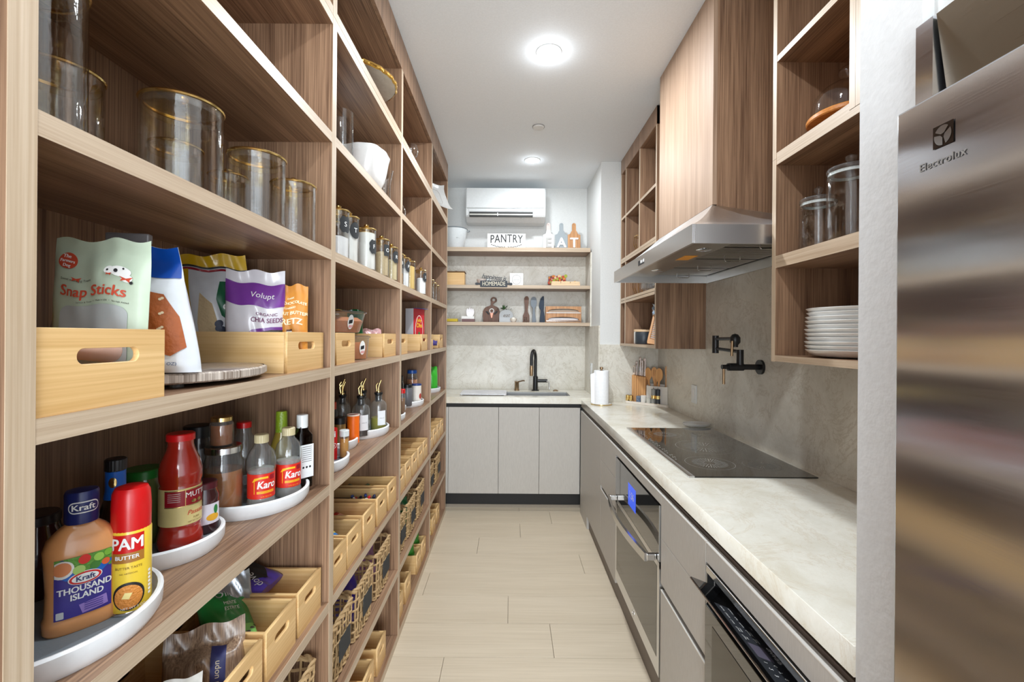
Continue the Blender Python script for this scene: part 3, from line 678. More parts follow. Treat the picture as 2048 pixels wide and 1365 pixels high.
gC = 'wide bamboo bins on the eye-level shelf'; gE = 'narrow bamboo bins in a row on the third shelf up'; gG = 'bamboo bins on the floor-level shelf'
bbin(.515, .706, Z['C'], .105, 'bamboo bin with handle slot, nearest the camera, holding the pale green pouch', gC, X=-.548, dp=.275)
bbin(1.124, 1.34, Z['C'], .105, 'wide bamboo bin holding oat, seed and pretzel bags, far end of nearest bay', gC, dp=.275)
bbin(1.445, 1.612, Z['C'], .105, 'bamboo bin in front left of the stacked plastic clamshells', gC, dp=.275)
bbin(1.99, 2.19, Z['C'], .105, 'bamboo bin right of the stacked plastic clamshells, with crinkled bags', gC, dp=.275)
bbin(2.25, 2.44, Z['C'], .105, 'bamboo bin left of the red cereal box', gC, dp=.275)
bbin(2.83, 3.03, Z['C'], .105, 'bamboo bin that holds the red cereal box', gC, dp=.275)
bbin(3.10, 3.25, Z['C'], .105, 'bamboo bin at the near end of the farthest bay, eye level', gC, dp=.275)
bbin(3.55, 3.72, Z['C'], .105, 'last bamboo bin at eye level, beside the sink wall', gC, dp=.275)
posw = ['nearest', 'second', 'third', 'fourth', 'farthest']
for k, y in enumerate((.57, .73, .875, 1.034, 1.19)):
    bbin(y, y+.141, Z['E'], .116, ['empty bamboo bin at the near end of the nearest bay, third shelf up', 'second bamboo bin from the near end of the nearest bay', 'bamboo bin behind the cellophane noodle packet', 'bamboo bin holding the green seed pouch', 'bamboo bin holding the purple chocolate bag'][k], gE, X=-.560)
for k, y in enumerate((1.386, 1.54, 1.71, 1.885, 2.055)):
    bbin(y, y+.141, Z['E'], .116, ['empty bamboo bin, nearest in the second bay row', 'bamboo bin with the yellow and blue can, second bay', 'bamboo bin with two red cans, second bay', 'bamboo bin of bright candies, second bay', 'bamboo bin with two green cans, farthest in the second bay row'][k], gE, X=-.556)
for k, y in enumerate((2.235, 2.395, 2.56, 2.725, 2.89)):
    bbin(y, y+.141, Z['E'], .116, 'bamboo bin, '+posw[k]+' of five in the third bay row', gE, X=-.556)
for k, y in enumerate((3.10, 3.27, 3.44, 3.61)):
    bbin(y, y+.141, Z['E'], .116, 'bamboo bin, '+['nearest', 'second', 'third', 'farthest'][k]+' of four in the last bay row', gE, X=-.556)
for k, y in enumerate((1.52, 1.75, 1.93)):
    bbin(y, y+.13, Z['G'], .115, ['floor-level bamboo bin hidden low at the near end of the second bay', 'floor-level empty bamboo bin, middle of the second bay', 'floor-level empty bamboo bin, far end of the second bay'][k], gG, X=-.565)
for k, y in enumerate((2.26, 2.45, 2.755, 2.912)):
    bbin(y, y+.13, Z['G'], .115, ['floor-level bamboo bin at the near end of the third bay', 'empty floor-level bamboo bin, second in the third bay', 'floor-level bamboo bin with green-topped packets', 'floor-level bamboo bin below the tall pasta bag'][k], gG, X=-.565)
for k, y in enumerate((3.30, 3.50)):
    bbin(y, y+.13, Z['G'], .115, ['floor-level bamboo bin near the potatoes, farthest bay', 'last floor-level bamboo bin by the sink cabinet'][k], gG, X=-.565)

# ---- seagrass baskets
def basket_proto(wd=.232, dp=.26, ht=.205):
    r = thing('seagrass_basket', 'basket', 'basket'); rnd = random.Random(3)
    def loopz(w_, d_, z, rad, n=6): return [(x, y+dp/2, z) for x, y in rrect(w_, d_, rad, n)]
    def rope(pts, r0, name, tw=.22):
        bm = BM(); P = [Vector(p) for p in pts]; out = []
        for a, b in zip(P, P[1:]+P[:1]):
            m_ = max(1, int((b-a).length/.008)); out += [a.lerp(b, k/m_) for k in range(m_)]
        for s in (0, pi):
            q = []
            for i, p in enumerate(out):
                t = (out[(i+1) % len(out)]-p).normalized(); n1 = Vector((0, 0, 1)); n2 = t.cross(n1).normalized(); a = i*.75+s
                q.append(p+(n1*cos(a)+n2*sin(a))*r0*.55)
            tube(q, r0*.62, 5, bm, closed=True)
        return obj(name, bm, seagrass, r, smooth=60)
    rope(loopz(wd-.012, dp-.012, ht-.006, .03), .009, 'rim'); rope(loopz(wd-.03, dp-.03, .008, .03), .008, 'foot_ring')
    bm = BM(); n = 0
    per = [Vector(p) for p in loopz(1, 1, 0, .0001, 1)]
    def edge(t, z):   # point on the tapered wall, t 0..4 by side
        k = int(t) % 4; u = t-int(t); w_ = (wd-.03)/2+(z/ht)*.009; d_ = (dp-.03)/2+(z/ht)*.009
        c = [(-w_, -d_), (w_, -d_), (w_, d_), (-w_, d_)]; a, b = c[k], c[(k+1) % 4]
        return (a[0]+(b[0]-a[0])*u, a[1]+(b[1]-a[1])*u+dp/2, z)
    for s in range(4):
        for k in range(8):
            t = s+(k+.5)/8; zs = [.006, .05, .10, .15, ht-.008]
            tube([tuple(c+rnd.uniform(-.0025, .0025) for c in edge(t, z)) for z in zs], .0036, 5, bm)
    obj('upright_strands', bm, seagrass, r, smooth=60)
    for z in (.045, .085, .125, .163):
        bm = BM(); pts = []
        for s in range(32):
            p = edge(s/8+.001, z); k = 1 if s % 2 else -1; cx, cy = p[0], p[1]-dp/2; L_ = math.hypot(cx, cy) or 1
            pts.append((p[0]+k*.004*cx/L_, p[1]+k*.004*cy/L_, z+rnd.uniform(-.003, .003)))
        tube(pts, .0042, 5, bm, closed=True); obj('woven_strand', bm, seagrass, r, smooth=60)
    obj('base', plate([rrect(wd-.04, dp-.04, .02)], .004, front='XY'), seagrass, r, loc=(0, dp/2, .006))
    obj('chalk_tag', plate([rrect(.10, .07, .004)], .003), chalk, r, loc=(0, -.0065, ht*.52))
    return r
gF = 'woven seagrass baskets with chalkboard tags'
bk = basket_proto(); bk.location = (-.563, 1.525, Z['F']); bk.rotation_euler.z = FACE; tag(bk, 'seagrass basket with chalkboard tag, nearest in the second bay', 'basket', gF)
for y, l_ in ((1.768, 'seagrass basket with purple bags, middle of the second bay'), (2.035, 'seagrass basket with a pink packet, far end of the second bay'), (1.215, 'seagrass basket low in the nearest bay, far end'), (.96, 'seagrass basket low in the middle of the nearest bay'),
             (2.36, 'seagrass basket with dark tag, nearest in the third bay'), (2.61, 'seagrass basket holding green packets, middle of the third bay'), (2.88, 'seagrass basket at the far end of the third bay'),
             (3.25, 'seagrass basket, nearer of two in the farthest bay'), (3.56, 'seagrass basket beside the sink cabinet, farthest of all')):
    dup(bk, (-.563, y, Z['F']), FACE, l_, gF)

# ---- turntables
def turntable(y, r, label, X=None):
    x = X if X is not None else (-.70 if r > .12 else -.727)
    t = thing('turntable', label, 'turntable', (x, y, Z['D']), 0, 'white turntables on the bottle shelf')
    obj('rim', lathe([(r-.03, 0), (r-.008, .0), (r-.001, .012), (r, .034), (r-.004, .037), (r-.008, .036), (r-.010, .014), (r-.03, .010)], 48), susan_white, t, smooth=40)
    obj('mat', lathe([(0, .012), (r-.0102, .012), (r-.0102, .009)], 48), susan_grey, t)
    obj('foot', lathe([(0, 0.0005), (r-.031, 0.0005), (r-.031, .008), (0, .008)], 32), flat('turntable_foot', (70, 70, 72), .5), t); return t
TZ = Z['D']+.0122
turntable(.667, .152, 'white turntable under the dressing bottle and cooking spray, nearest the camera', -.708)
turntable(.938, .11, 'small white turntable under the tomato passata')
turntable(1.213, .143, 'white turntable under the corn syrup bottles')
turntable(1.53, .143, 'white turntable under the red box, second bay'); turntable(1.80, .11, 'small white turntable under the orange canister'); turntable(2.058, .14, 'white turntable under the oil pourer bottles')
turntable(2.385, .14, 'white turntable under the red-capped shaker, third bay'); turntable(2.645, .11, 'small white turntable in the middle of the third bay'); turntable(2.90, .14, 'white turntable under the blue-lidded jar')
turntable(3.22, .13, 'white turntable under the blue bottle, farthest bay'); turntable(3.60, .14, 'white turntable under the bright green bag')

# ---- gold-lidded glass canisters
def canister(X, Y, z, r, h, label, fill=None, fill_h=0, tagtxt=None, tagang=-.08, group='gold-lidded glass canisters', tagshape=0, tagz=.62):
    rz = FACE-.45
    c = thing('glass_canister', label, 'canister', (X, Y, z+.0005), rz, group)
    hb = h-.03
    obj('glass_body', lathe([(0, .001), (r-.004, .001), (r, .005), (r, hb), (r-.0025, hb), (r-.003, .008), (0, .007)], 32), clear, c, smooth=40)
    l_ = obj('lid', lathe([(0, hb+.007), (r-.010, hb+.007), (r-.010, hb+.001), (0, hb+.001)], 32), gold_glass, c, smooth=30)
    obj('lid_rim', lathe([(r-.004, hb+.0015), (r+.001, hb+.0015), (r+.0028, hb+.004), (r+.001, hb+.0065), (r-.004, hb+.0065), (r-.004, hb+.0015)], 36), gold, l_, smooth=50)
    obj('seal_ring', lathe([(r-.006, hb-.012), (r-.0035, hb-.012), (r-.0035, hb), (r-.006, hb)], 32), gold_glass, l_, smooth=50)
    obj('knob', lathe([(0, hb+.007), (.006, hb+.007), (.004, hb+.012), (.009, hb+.016), (.010, hb+.022), (.006, hb+.026), (0, hb+.027)], 16), gold, l_, smooth=50)
    if fill: obj('contents', lathe([(0, .009), (r-.0045, .009), (r-.0045, .009+fill_h-.004), (r*.4, .009+fill_h+.003), (0, .009+fill_h)], 28), fill, c, smooth=30)
    if tagtxt is not None:
        hw_ = min(.022, r*.85); hh = .030; fn = cylmap(r, h*tagz, tagang)
        out = [(hw_*cos(a)*(1-(.09*cos(4*a)+.05*cos(8*a) if tagshape == 0 else .0)), hh*sin(a)*(1-(.09*cos(4*a)+.05*cos(8*a) if tagshape == 0 else 0))) for a in [2*pi*k/40 for k in range(40)]]
        if tagshape == 2: out = rrect(hw_*1.7, hh*1.7, .003, 3)
        d_ = decal('chalk_label', out, chalk, c, fn, .0008, rings=3)
        if tagtxt: text('letters', tagtxt, .024 if len(tagtxt) < 3 else .012, tx_white, d_, fn, .0016)
    return c
flour = flat('flour', (242, 240, 234), .95, bump=.5, bs=40); sugar = flat('sugar', (246, 246, 246), .9); rolled = flat('rolled_oats', (206, 184, 146), .95, bump=1, bs=160)
ricec = flat('rice_grains', (222, 204, 160), .9, bump=1, bs=200); cornm = flat('corn_meal', (226, 190, 116), .95, bump=.4, bs=120); brownm = flat('brown_sugar', (176, 132, 84), .95, bump=.4, bs=120); beans = flat('yellow_beans', (196, 156, 72), .7, bump=1, bs=220)
gB = 'empty gold-lidded canisters in the nearest bay'
canister(-.66, .593, Z['B'], .070, .245, 'tall empty glass canister with gold lid, nearest the camera', group=gB)
canister(-.782, .765, Z['B'], .062, .215, 'empty gold-lidded canister behind the tallest near one', group=gB)
canister(-.664, .899, Z['B'], .070, .225, 'wide empty gold-lidded canister alone in the middle of the nearest bay', group=gB)
canister(-.771, 1.023, Z['B'], .052, .195, 'small gold-lidded canister seen through the wide middle one', group=gB)
canister(-.609, 1.067, Z['B'], .062, .190, 'empty gold-lidded canister right of the wide middle one', group=gB)
canister(-.756, 1.19, Z['B'], .046, .188, 'small gold-lidded canister tucked behind between two front ones', group=gB)
canister(-.611, 1.25, Z['B'], .058, .185, 'empty gold-lidded canister at the far end of the nearest bay', group=gB)
gB2 = 'labelled baking canisters on the canister shelf'
canister(-.605, 1.560, Z['B'], .038, .200, 'canister lettered S with sugar, nearest in the second bay', sugar, .075, 'S', group=gB2)
canister(-.598, 1.648, Z['B'], .034, .200, 'flour canister lettered T, second in the second bay', flour, .125, 'T', tagshape=1, group=gB2)
canister(-.590, 1.82, Z['B'], .038, .198, 'white flour canister with wavy black label, widest of the second bay', flour, .150, 'F', .05, group=gB2, tagz=.5)
canister(-.70, 1.74, Z['B'], .036, .205, 'canister with a gold knob lid just behind the widest flour one', flour, .12, group=gB2)
canister(-.583, 2.008, Z['B'], .034, .195, 'cream oat canister with square black label', rolled, .105, 'O', .05, tagshape=2, group=gB2)
canister(-.580, 2.163, Z['B'], .031, .190, 'rice canister at the far end of the second bay', ricec, .095, 'R', .05, group=gB2)
canister(-.59, 2.33, Z['B'], .030, .190, 'tan sugar canister nearest in the third bay', brownm, .06, 'B', group=gB2)
canister(-.585, 2.45, Z['B'], .028, .190, 'powdered sugar canister second in the third bay', sugar, .10, 'P', .05, tagshape=1, group=gB2)
canister(-.583, 2.57, Z['B'], .033, .190, 'yellow corn meal canister in the third bay', cornm, .13, group=gB2)
canister(-.66, 2.68, Z['B'], .030, .190, 'yellow bean canister behind, third bay', beans, .08, group=gB2)
canister(-.58, 2.88, Z['B'], .035, .185, 'white salt canister farthest in the third bay', sugar, .10, 'S', .05, group=gB2)
for k, (x, y) in enumerate(((-.60, 3.16), (-.59, 3.30), (-.60, 3.46), (-.60, 3.60))):
    canister(x, y, Z['B'], .028, .180-.004*k, ['nearest', 'second', 'third', 'farthest'][k]+' of the four small empty canisters in the last bay', group='small empty canisters in the farthest bay')

# ---- lathe bottles
def bottle(name, label, cat, X, Y, z, prof, mat, group=None, rz=0, seg=28, part='body', smooth=40, **k):
    b = thing(name, label, cat, (X, Y, z), rz, group); obj(part, lathe(prof, seg, **k), mat, b, smooth=smooth); return b
def cap(parent, r, z0, z1, mat, name='cap', rib=False):
    sh = (lambda a, z: 1+.02*cos(24*a)) if rib else None
    return obj(name, lathe([(0, z0), (r, z0), (r, z1-.002), (r-.002, z1), (0, z1)], 24 if not rib else 48, shape=sh), mat, parent, smooth=30)
def band(parent, r, z0, z1, mat, name='label', seg=32):
    return obj(name, lathe([(r, z0), (r+.0004, z0), (r+.0004, z1), (r, z1)], seg), mat, parent, smooth=50)
AW = FACE-.62     # turned to the aisle and a little towards the camera
# thousand island dressing: oval squeeze bottle
rzd = radians(51)
b = thing('dressing_bottle', 'orange salad dressing bottle with dark blue cap, front of nearest shelf', 'bottle', (-.655, .683, TZ), rzd)
sauce = flat('orange_dressing', (226, 158, 100), .22, coat=.5)
def sup(p): return lambda a, z: 1/((abs(cos(a))**p+abs(sin(a))**p)**(1/p))
obj('body', lathe([(0, 0), (.040, 0), (.043, .004), (.043, .018), (.0405, .026), (.0395, .06), (.0415, .100), (.043, .122), (.038, .136), (.026, .149), (.018, .155), (.017, .162), (0, .162)], 44, sx=1, sy=.60, shape=sup(3)), sauce, b, smooth=40)
kc = obj('cap', lathe([(0, .1565), (.0195, .1565), (.020, .160), (.020, .2), (.0185, .204), (0, .206)], 40, shape=lambda a, z: 1+.012*cos(30*a)), navy, b, smooth=40)
fnb = lambda x, y, d: (x, -(.0262+d-18*x*x*.12), y)
def fnb(x, y, d):
    q = min(1, abs(x)/.041); return (x, -((.60*.0415)*(1-q**3)**(1/3)+.0012+d), y)
lblue = flat('label_indigo', (58, 48, 138), .4); lb = decal('label', rect_out(-.032, .031, .024, .112, 8), lblue, b, fnb, .0004, rings=4)
decal('label_salad', rect_out(-.032, .031, .086, .112, 6), flat('salad_green', (92, 150, 52), .5, bump=1, bs=200), lb, fnb, .0008, rings=3)
decal('label_arc', [(-.032, .090), (-.02, .080), (0, .0765), (.02, .082), (.031, .092), (.031, .096), (.0, .083), (-.032, .098)], flat('label_blue', (20, 96, 190), .4), lb, fnb, .0011, rings=1)
decal('label_bowl', [p for p in ell(.013, .013, 20, -.024, .097) if p[0] > -.0325], flat('bowl_white', (236, 232, 226), .4), lb, fnb, .0013, rings=2)
decal('label_sauce', [p for p in ell(.010, .010, 20, -.024, .098) if p[0] > -.0325], flat('sauce_print', (220, 136, 84), .4), lb, fnb, .0016, rings=2)
for x, y, r_, c_ in ((.0, .106, .007, (210, 40, 30)), (.016, .104, .006, (150, 196, 80)), (.024, .094, .005, (220, 96, 50)), (-.006, .092, .007, (170, 206, 110)), (.012, .093, .006, (60, 120, 40)), (.027, .107, .005, (120, 176, 60))):
    decal('label_vegetable', ell(r_, r_, 14, x, y), flat('veg_%d_%d_%d' % c_, c_, .5), lb, fnb, .0016, rings=1)
decal('label_oval_edge', ell(.0190, .0095, 28, .001, .079), tx_white, lb, fnb, .0014, rings=2)
decal('label_oval_rim', ell(.0178, .0086, 28, .001, .079), red, lb, fnb, .0019, rings=2); decal('label_oval', ell(.0150, .0064, 28, .001, .079), tx_white, lb, fnb, .0023, rings=2)
text('brand_letters', 'Kraft', .0105, navy, lb, fnb, .0026, .001, .079, bold=.03)
text('name_letters', 'THOUSAND', .0125, tx_white, lb, fnb, .0014, .001, .064, bold=.035, sx=.88)
text('name_letters', 'ISLAND', .0125, tx_white, lb, fnb, .0014, .003, .053, bold=.035, sx=.88)
decal('label_note', [(-.002, .026), (.027, .029), (.025, .044), (-.006, .040)], flat('label_violet', (150, 124, 196), .4), lb, fnb, .0010, rings=2)
for k in range(4): decal('note_line', rect_out(.0, .021, .030+.0032*k, .0311+.0032*k, 2), lblue, lb, fnb, .0015, rings=1)
decal('label_seal', rrect(.008, .010, .001, 3, -.026, .031), flat('seal_grey', (200, 204, 208), .4), lb, fnb, .0010, rings=1)
fc = cylmap(.0203, .182)
text('cap_letters', 'Kraft', .0125, tx_white, kc, fc, .0019, -.001, 0, bold=.03)
decal('cap_oval', rrect(.037, .0172, .008, 5), tx_white, kc, fc, .0008, rings=4, dense=.003); decal('cap_oval_field', rrect(.0335, .0138, .0065, 5), navy, kc, fc, .0013, rings=4, dense=.003)

# cooking spray can
b = bottle('spray_can', 'yellow cooking spray can with tall red cap', 'can', -.612, .722, TZ, [(0, 0), (.0255, 0), (.0265, .003), (.0265, .128), (.0225, .140), (0, .140)], flat('can_yellow', (240, 204, 60), .3, coat=.3), rz=radians(42))
obj('cap', lathe([(0, .1285), (.0255, .1285), (.0258, .165), (.0245, .188), (.021, .196), (.012, .199), (0, .200)], 32), red, b, smooth=45)
obj('base_ring', lathe([(.0255, 0), (.0272, 0), (.0272, .004), (.0266, .005)], 32), chrome, b, smooth=45)
fn = cylmap(.0267, 0)
decal('label_red', rect_out(-.03, .016, .098, .127, 8), red, b, fn, .0002, rings=4)
decal('label_brown', rect_out(-.03, .016, .083, .0985, 8), flat('label_tan', (168, 112, 44), .4), b, fn, .0004, rings=3)
decal('label_pan', ell(.021, .022, 28, -.004, .030), flat('pan_black', (28, 26, 26), .4), b, fn, .0004, rings=3)
decal('label_pancake', ell(.018, .019, 28, -.004, .029), flat('pancake', (222, 142, 62), .5, bump=1, bs=300), b, fn, .0008, rings=3)
decal('label_butter', [(-.012, .028), (-.003, .026), (.001, .035), (-.008, .037)], flat('butter', (248, 226, 150), .4), b, fn, .0012, rings=1)
text('brand_letters', 'PAM', .026, tx_white, b, fn, .0008, -.006, .112, bold=.03, sx=.84)
text('name_letters', 'BUTTER', .0085, tx_white, b, fn, .0009, -.006, .0915, bold=.03)
text('small_letters', 'BUTTER TASTE', .0052, flat('print_brown', (120, 84, 30), .5), b, fn, .0006, -.004, .0745)
text('small_letters', 'NO ARTIFICIAL', .0034, MATS['print_brown'], b, fn, .0006, -.004, .066)
for k in range(7): decal('side_print', rect_out(.023, .028, .022+.006*k, .026+.006*k, 2), tx_white, b, fn, .0005, rings=1)
text('weight_letters', 'NET WT 5 OZ', .0048, tx_white, b, fn, .0012, .002, .0115)

# passata
pg = flat('tomato_passata', (164, 38, 24), .16, coat=.7)
b = bottle('passata_bottle', 'tall glass bottle of red tomato passata with red lid', 'bottle', -.69, .935, TZ, [(0, 0), (.038, 0), (.0405, .006), (.040, .022), (.0355, .042), (.0355, .046), (.037, .050), (.037, .128), (.0355, .133), (.0385, .142), (.0385, .160), (.034, .180), (.0245, .204), (.023, .212), (.023, .224), (0, .224)], pg, rz=AW)
cap(b, .0255, .2215, .236, red, 'lid')
band(b, .0372, .052, .127, flat('label_cream', (222, 204, 140), .5)); fn = cylmap(.0378, 0)
decal('label_crimson', rect_out(-.04, .045, .092, .123, 10), flat('crimson', (150, 18, 34), .4), b, fn, .0002, rings=4)
decal('label_gold_line', rect_out(-.004, -.0028, .09, .125, 3), gold, b, fn, .0006, rings=1)
for yy in (.0905, .1235): decal('label_gold_line', rect_out(-.04, .045, yy, yy+.0012, 10), gold, b, fn, .0006, rings=1)
text('brand_letters', 'MUTTI', .015, tx_white, b, fn, .0008, .018, .113, bold=.008)
for dx in (-.006, .006): decal('label_lion', ell(.005, .0035, 12, .018+dx, .0985), gold, b, fn, .0008, rings=1)
text('name_letters', 'Passata', .013, red, b, fn, .0007, .018, .076, shear=.3)
text('small_letters', 'PUREE', .005, MATS['print_brown'], b, fn, .0006, .018, .064); text('small_letters', 'NET WT 24.5 OZ', .004, MATS['print_brown'], b, fn, .0006, .016, .057)
for k in range(5): decal('print_line', rect_out(-.034, -.012, .118-.004*k, .1188-.004*k, 4), tx_white, b, fn, .0006, rings=1)

# remaining jars on the first three turntables
def jar(label, X, Y, z, r, h, glassm, lidm, fill=None, fh=0, lid_h=.014, group=None, name='glass_jar', lr=None, shoulder=.85, rib=False, cat='jar'):
    lr = lr or r*shoulder+.001
    b = bottle(name, label, cat, X, Y, z, [(0, 0), (r-.003, 0), (r, .004), (r, h*.74), (r*shoulder, h*.84), (r*shoulder, h-lid_h), (0, h-lid_h)], glassm, group, rz=AW)
    if fill: obj('contents', lathe([(0, .003), (r-.003, .003), (r-.002, .006), (r-.002, fh), (0, fh)], 24), fill, b, smooth=40)
    cap(b, lr, h-lid_h, h, lidm, 'lid', rib); return b
j_ = jar('squat jam jar with dark lid and white fruit label', -.688, 1.004, TZ, .0295, .112, flat('jam_dark', (62, 20, 26), .15, coat=.6), flat('plum_lid', (84, 22, 34), .35), group='jars and bottles on the nearest turntables')
fn = cylmap(.0298, 0); lb = decal('label', rect_out(-.022, .026, .022, .066, 8), flat('label_lilac', (226, 222, 232), .5), j_, fn, .0003, rings=3)
decal('label_leaf', ell(.005, .010, 14, .014, .052), flat('leaf_print', (40, 124, 60), .5), lb, fn, .0008, rings=1); decal('label_fruit', ell(.014, .008, 16, .008, .036), flat('fruit_print', (236, 176, 50), .5), lb, fn, .0007, rings=2)
h_ = jar('large honey jar with silver screw lid', -.717, 1.117, TZ, .0445, .165, clear_thick, chrome, flat('honey', (172, 104, 40), .12, coat=.7), .105, .016, rib=False, lr=.041)
a_ = jar('small amber jam jar with gold lid stacked on the honey jar', -.722, 1.117, TZ+.1655, .0265, .072, clear_thick, gold, flat('caramel', (150, 84, 36), .15, coat=.6), .052, .011)
jar('black-lidded jar at the back behind the honey', -.815, 1.165, TZ, .036, .205, flat('dark_sauce', (52, 44, 44), .2, coat=.5), black, lid_h=.03)
jar('clear bottle with red cap behind the corn syrup', -.745, 1.25, TZ, .030, .198, clear_thick, red, lid_h=.016, shoulder=.6, cat='bottle', name='glass_bottle')
jar('pickle jar with bright green lid behind the cooking spray', -.785, .955, TZ, .040, .155, flat('pickle_brine', (96, 104, 60), .15, coat=.7), flat('green_lid', (36, 120, 44), .35), lid_h=.018)
jar('dark plum sauce jar half hidden by the near shelf post', -.80, .755, TZ, .034, .138, flat('plum_sauce', (54, 24, 26), .15, coat=.7), flat('dark_lid', (34, 26, 30), .35), lid_h=.016)
b = bottle('soy_sauce_bottle', 'dark glass bottle with blue neck sleeve and black cap', 'bottle', -.70, .792, TZ, [(0, 0), (.029, 0), (.031, .004), (.031, .09), (.026, .118), (.0165, .150), (.0135, .165), (.0135, .205), (0, .205)], flat('soy_glass', (44, 28, 16), .08, coat=.8), rz=AW)
obj('neck_sleeve', lathe([(.0168, .152), (.0145, .166), (.0145, .200), (.0138, .2005)], 24), flat('sleeve_blue', (28, 100, 200), .35), b, smooth=40); cap(b, .0155, .2015, .222, black, 'cap', True)
decal('sleeve_emblem', ell(.006, .009, 16), gold, b, cylmap(.0147, .182, -.5), .0004, rings=2)
# corn syrup bottles
ksy = glass('syrup', (.93, .93, .86), 1.6, haze=.22); cream = flat('cream_cap', (204, 190, 150), .4); kred = flat('label_red', (216, 44, 30), .4); yel = flat('label_yellow', (246, 190, 40), .4)
def karo(X, Y, label):
    b = bottle('syrup_bottle', label, 'bottle', X, Y, TZ, rz=radians(40), mat=clear_thick, group='clear corn syrup bottles with red labels', prof= [(0, 0), (.031, 0), (.0335, .005), (.0335, .016), (.031, .026), (.031, .088), (.034, .100), (.034, .122), (.029, .142), (.016, .158), (.0145, .165), (0, .165)])
    obj('syrup', lathe([(0, .003), (.0295, .003), (.031, .02), (.029, .03), (.029, .098), (0, .098)], 28), ksy, b, smooth=40); cap(b, .0165, .165, .186, cream, 'cap', True)
    lb = band(b, .0316, .028, .090, kred); fn = cylmap(.0322, 0)
    text('brand_letters', 'Karo', .026, tx_white, lb, fn, .0006, .006, .062, bold=.035, shear=.2, sx=.85)
    decal('label_band', rect_out(-.016, .026, .041, .047, 6), yel, lb, fn, .0003, rings=1); decal('label_pole', rect_out(-.023, -.0215, .041, .078, 2), yel, lb, fn, .0003, rings=1)
    decal('label_flash', [(-.028, .070), (-.022, .080), (-.006, .083), (.010, .083), (.010, .078), (-.006, .078), (-.020, .076)], yel, lb, fn, .0003, rings=1)
    decal('label_corner', rect_out(.014, .028, .074, .086, 3), MATS['crimson'], lb, fn, .0004, rings=1)
    text('small_letters', 'LIGHT CORN SYRUP', .0042, red, lb, fn, .0008, .005, .044); text('small_letters', '16 FL OZ (1 PT)', .0040, yel, lb, fn, .0005, .006, .033)
karo(-.640, 1.150, 'clear corn syrup bottle with red label, the nearer one'); karo(-.613, 1.236, 'clear corn syrup bottle with red label, the farther one')
b = bottle('green_neck_bottle', 'tall bottle with green foil neck behind the corn syrup', 'bottle', -.668, 1.305, TZ, [(0, 0), (.028, 0), (.029, .005), (.028, .12), (.016, .160), (.0145, .18), (0, .18)], flat('olive_glass', (150, 128, 50), .2, coat=.6)); obj('foil', lathe([(.0165, .158), (.0152, .215), (.014, .219), (0, .220)], 20), flat('green_foil', (132, 158, 36), .35, bump=1, bs=150), b, smooth=30)
b = bottle('white_cap_bottle', 'dark square bottle with white cap and white text label', 'bottle', -.606, 1.303, TZ, [(0, 0), (.0225, 0), (.0235, .004), (.0235, .150), (.014, .165), (.013, .175), (0, .175)], dark_bottle, rz=AW, shape=sup(5)); cap(b, .0155, .172, .210, white_gloss)
fq = lambda x, y, d: (x, -(.0243+d), y)
lb = decal('label', rect_out(-.021, .021, .03, .125, 3), flat('paper_label', (232, 234, 236), .6), b, fq, .0002, rings=1)
for k in range(8): decal('print_line', rect_out(-.014, .015, .118-.006*k, .1195-.006*k, 2), MATS['grey_print'], lb, fq, .0007, rings=1)
for k in range(3): decal('print_dot', ell(.0032, .0032, 10, -.010+.010*k, .060), tx_black, lb, fq, .0007, rings=1)

# ---- second bay bottle shelf
b = thing('red_box', 'slim red carton lettered in white on the nearest turntable of the second bay', 'box', (-.640, 1.575, TZ), AW); obj('carton', box(-.026, .026, -.014, .014, 0, .112), red, b)
fq = lambda x, y, d: (x, -(.0142+d), y); text('letters', 'i', .03, tx_white, b, fq, .0003, .016, .09, bold=.04); obj('circle', mapped(plate([ell(.009, .009), ell(.0075, .0075)], .0002, front=None), fq, .0004, .014, .05), tx_white, b); text('letters', 'S', .011, tx_white, b, fq, .0004, .014, .05, bold=.03)
j = jar('spice jar of golden grains with white cap', -.597, 1.61, TZ, .0165, .100, clear_thick, white_gloss, flat('turmeric', (214, 144, 36), .6), .07, .022, lr=.017, cat='jar', name='spice_jar')
b = bottle('orange_canister', 'bright orange round canister with dark red lid', 'canister', -.645, 1.838, TZ, [(0, 0), (.0245, 0), (.0245, .112), (0, .112)], flat('bright_orange', (250, 112, 16), .4), rz=AW)
obj('rim', lathe([(.0245, .110), (.0255, .1105), (.0255, .116), (.0235, .1165), (.0235, .1125)], 28), flat('card_rim', (236, 214, 196), .5), b, smooth=40); obj('lid', lathe([(0, .1125), (.0234, .1125)], 24), flat('dark_red', (150, 34, 30), .4), b)
jar('small spice jar with black cap behind the orange canister', -.676, 1.775, TZ, .022, .115, flat('spice_gold_label', (150, 116, 60), .4), black, lid_h=.026, lr=.0225, name='spice_jar')
b = jar('dark sauce bottle with red top half hidden by the shelf post', -.745, 1.845, TZ, .030, .165, flat('dark_label', (36, 34, 36), .35), flat('orange_red', (204, 60, 28), .35), lid_h=.03, name='sauce_bottle', cat='bottle')
gP = 'glass oil bottles with gold pour spouts'
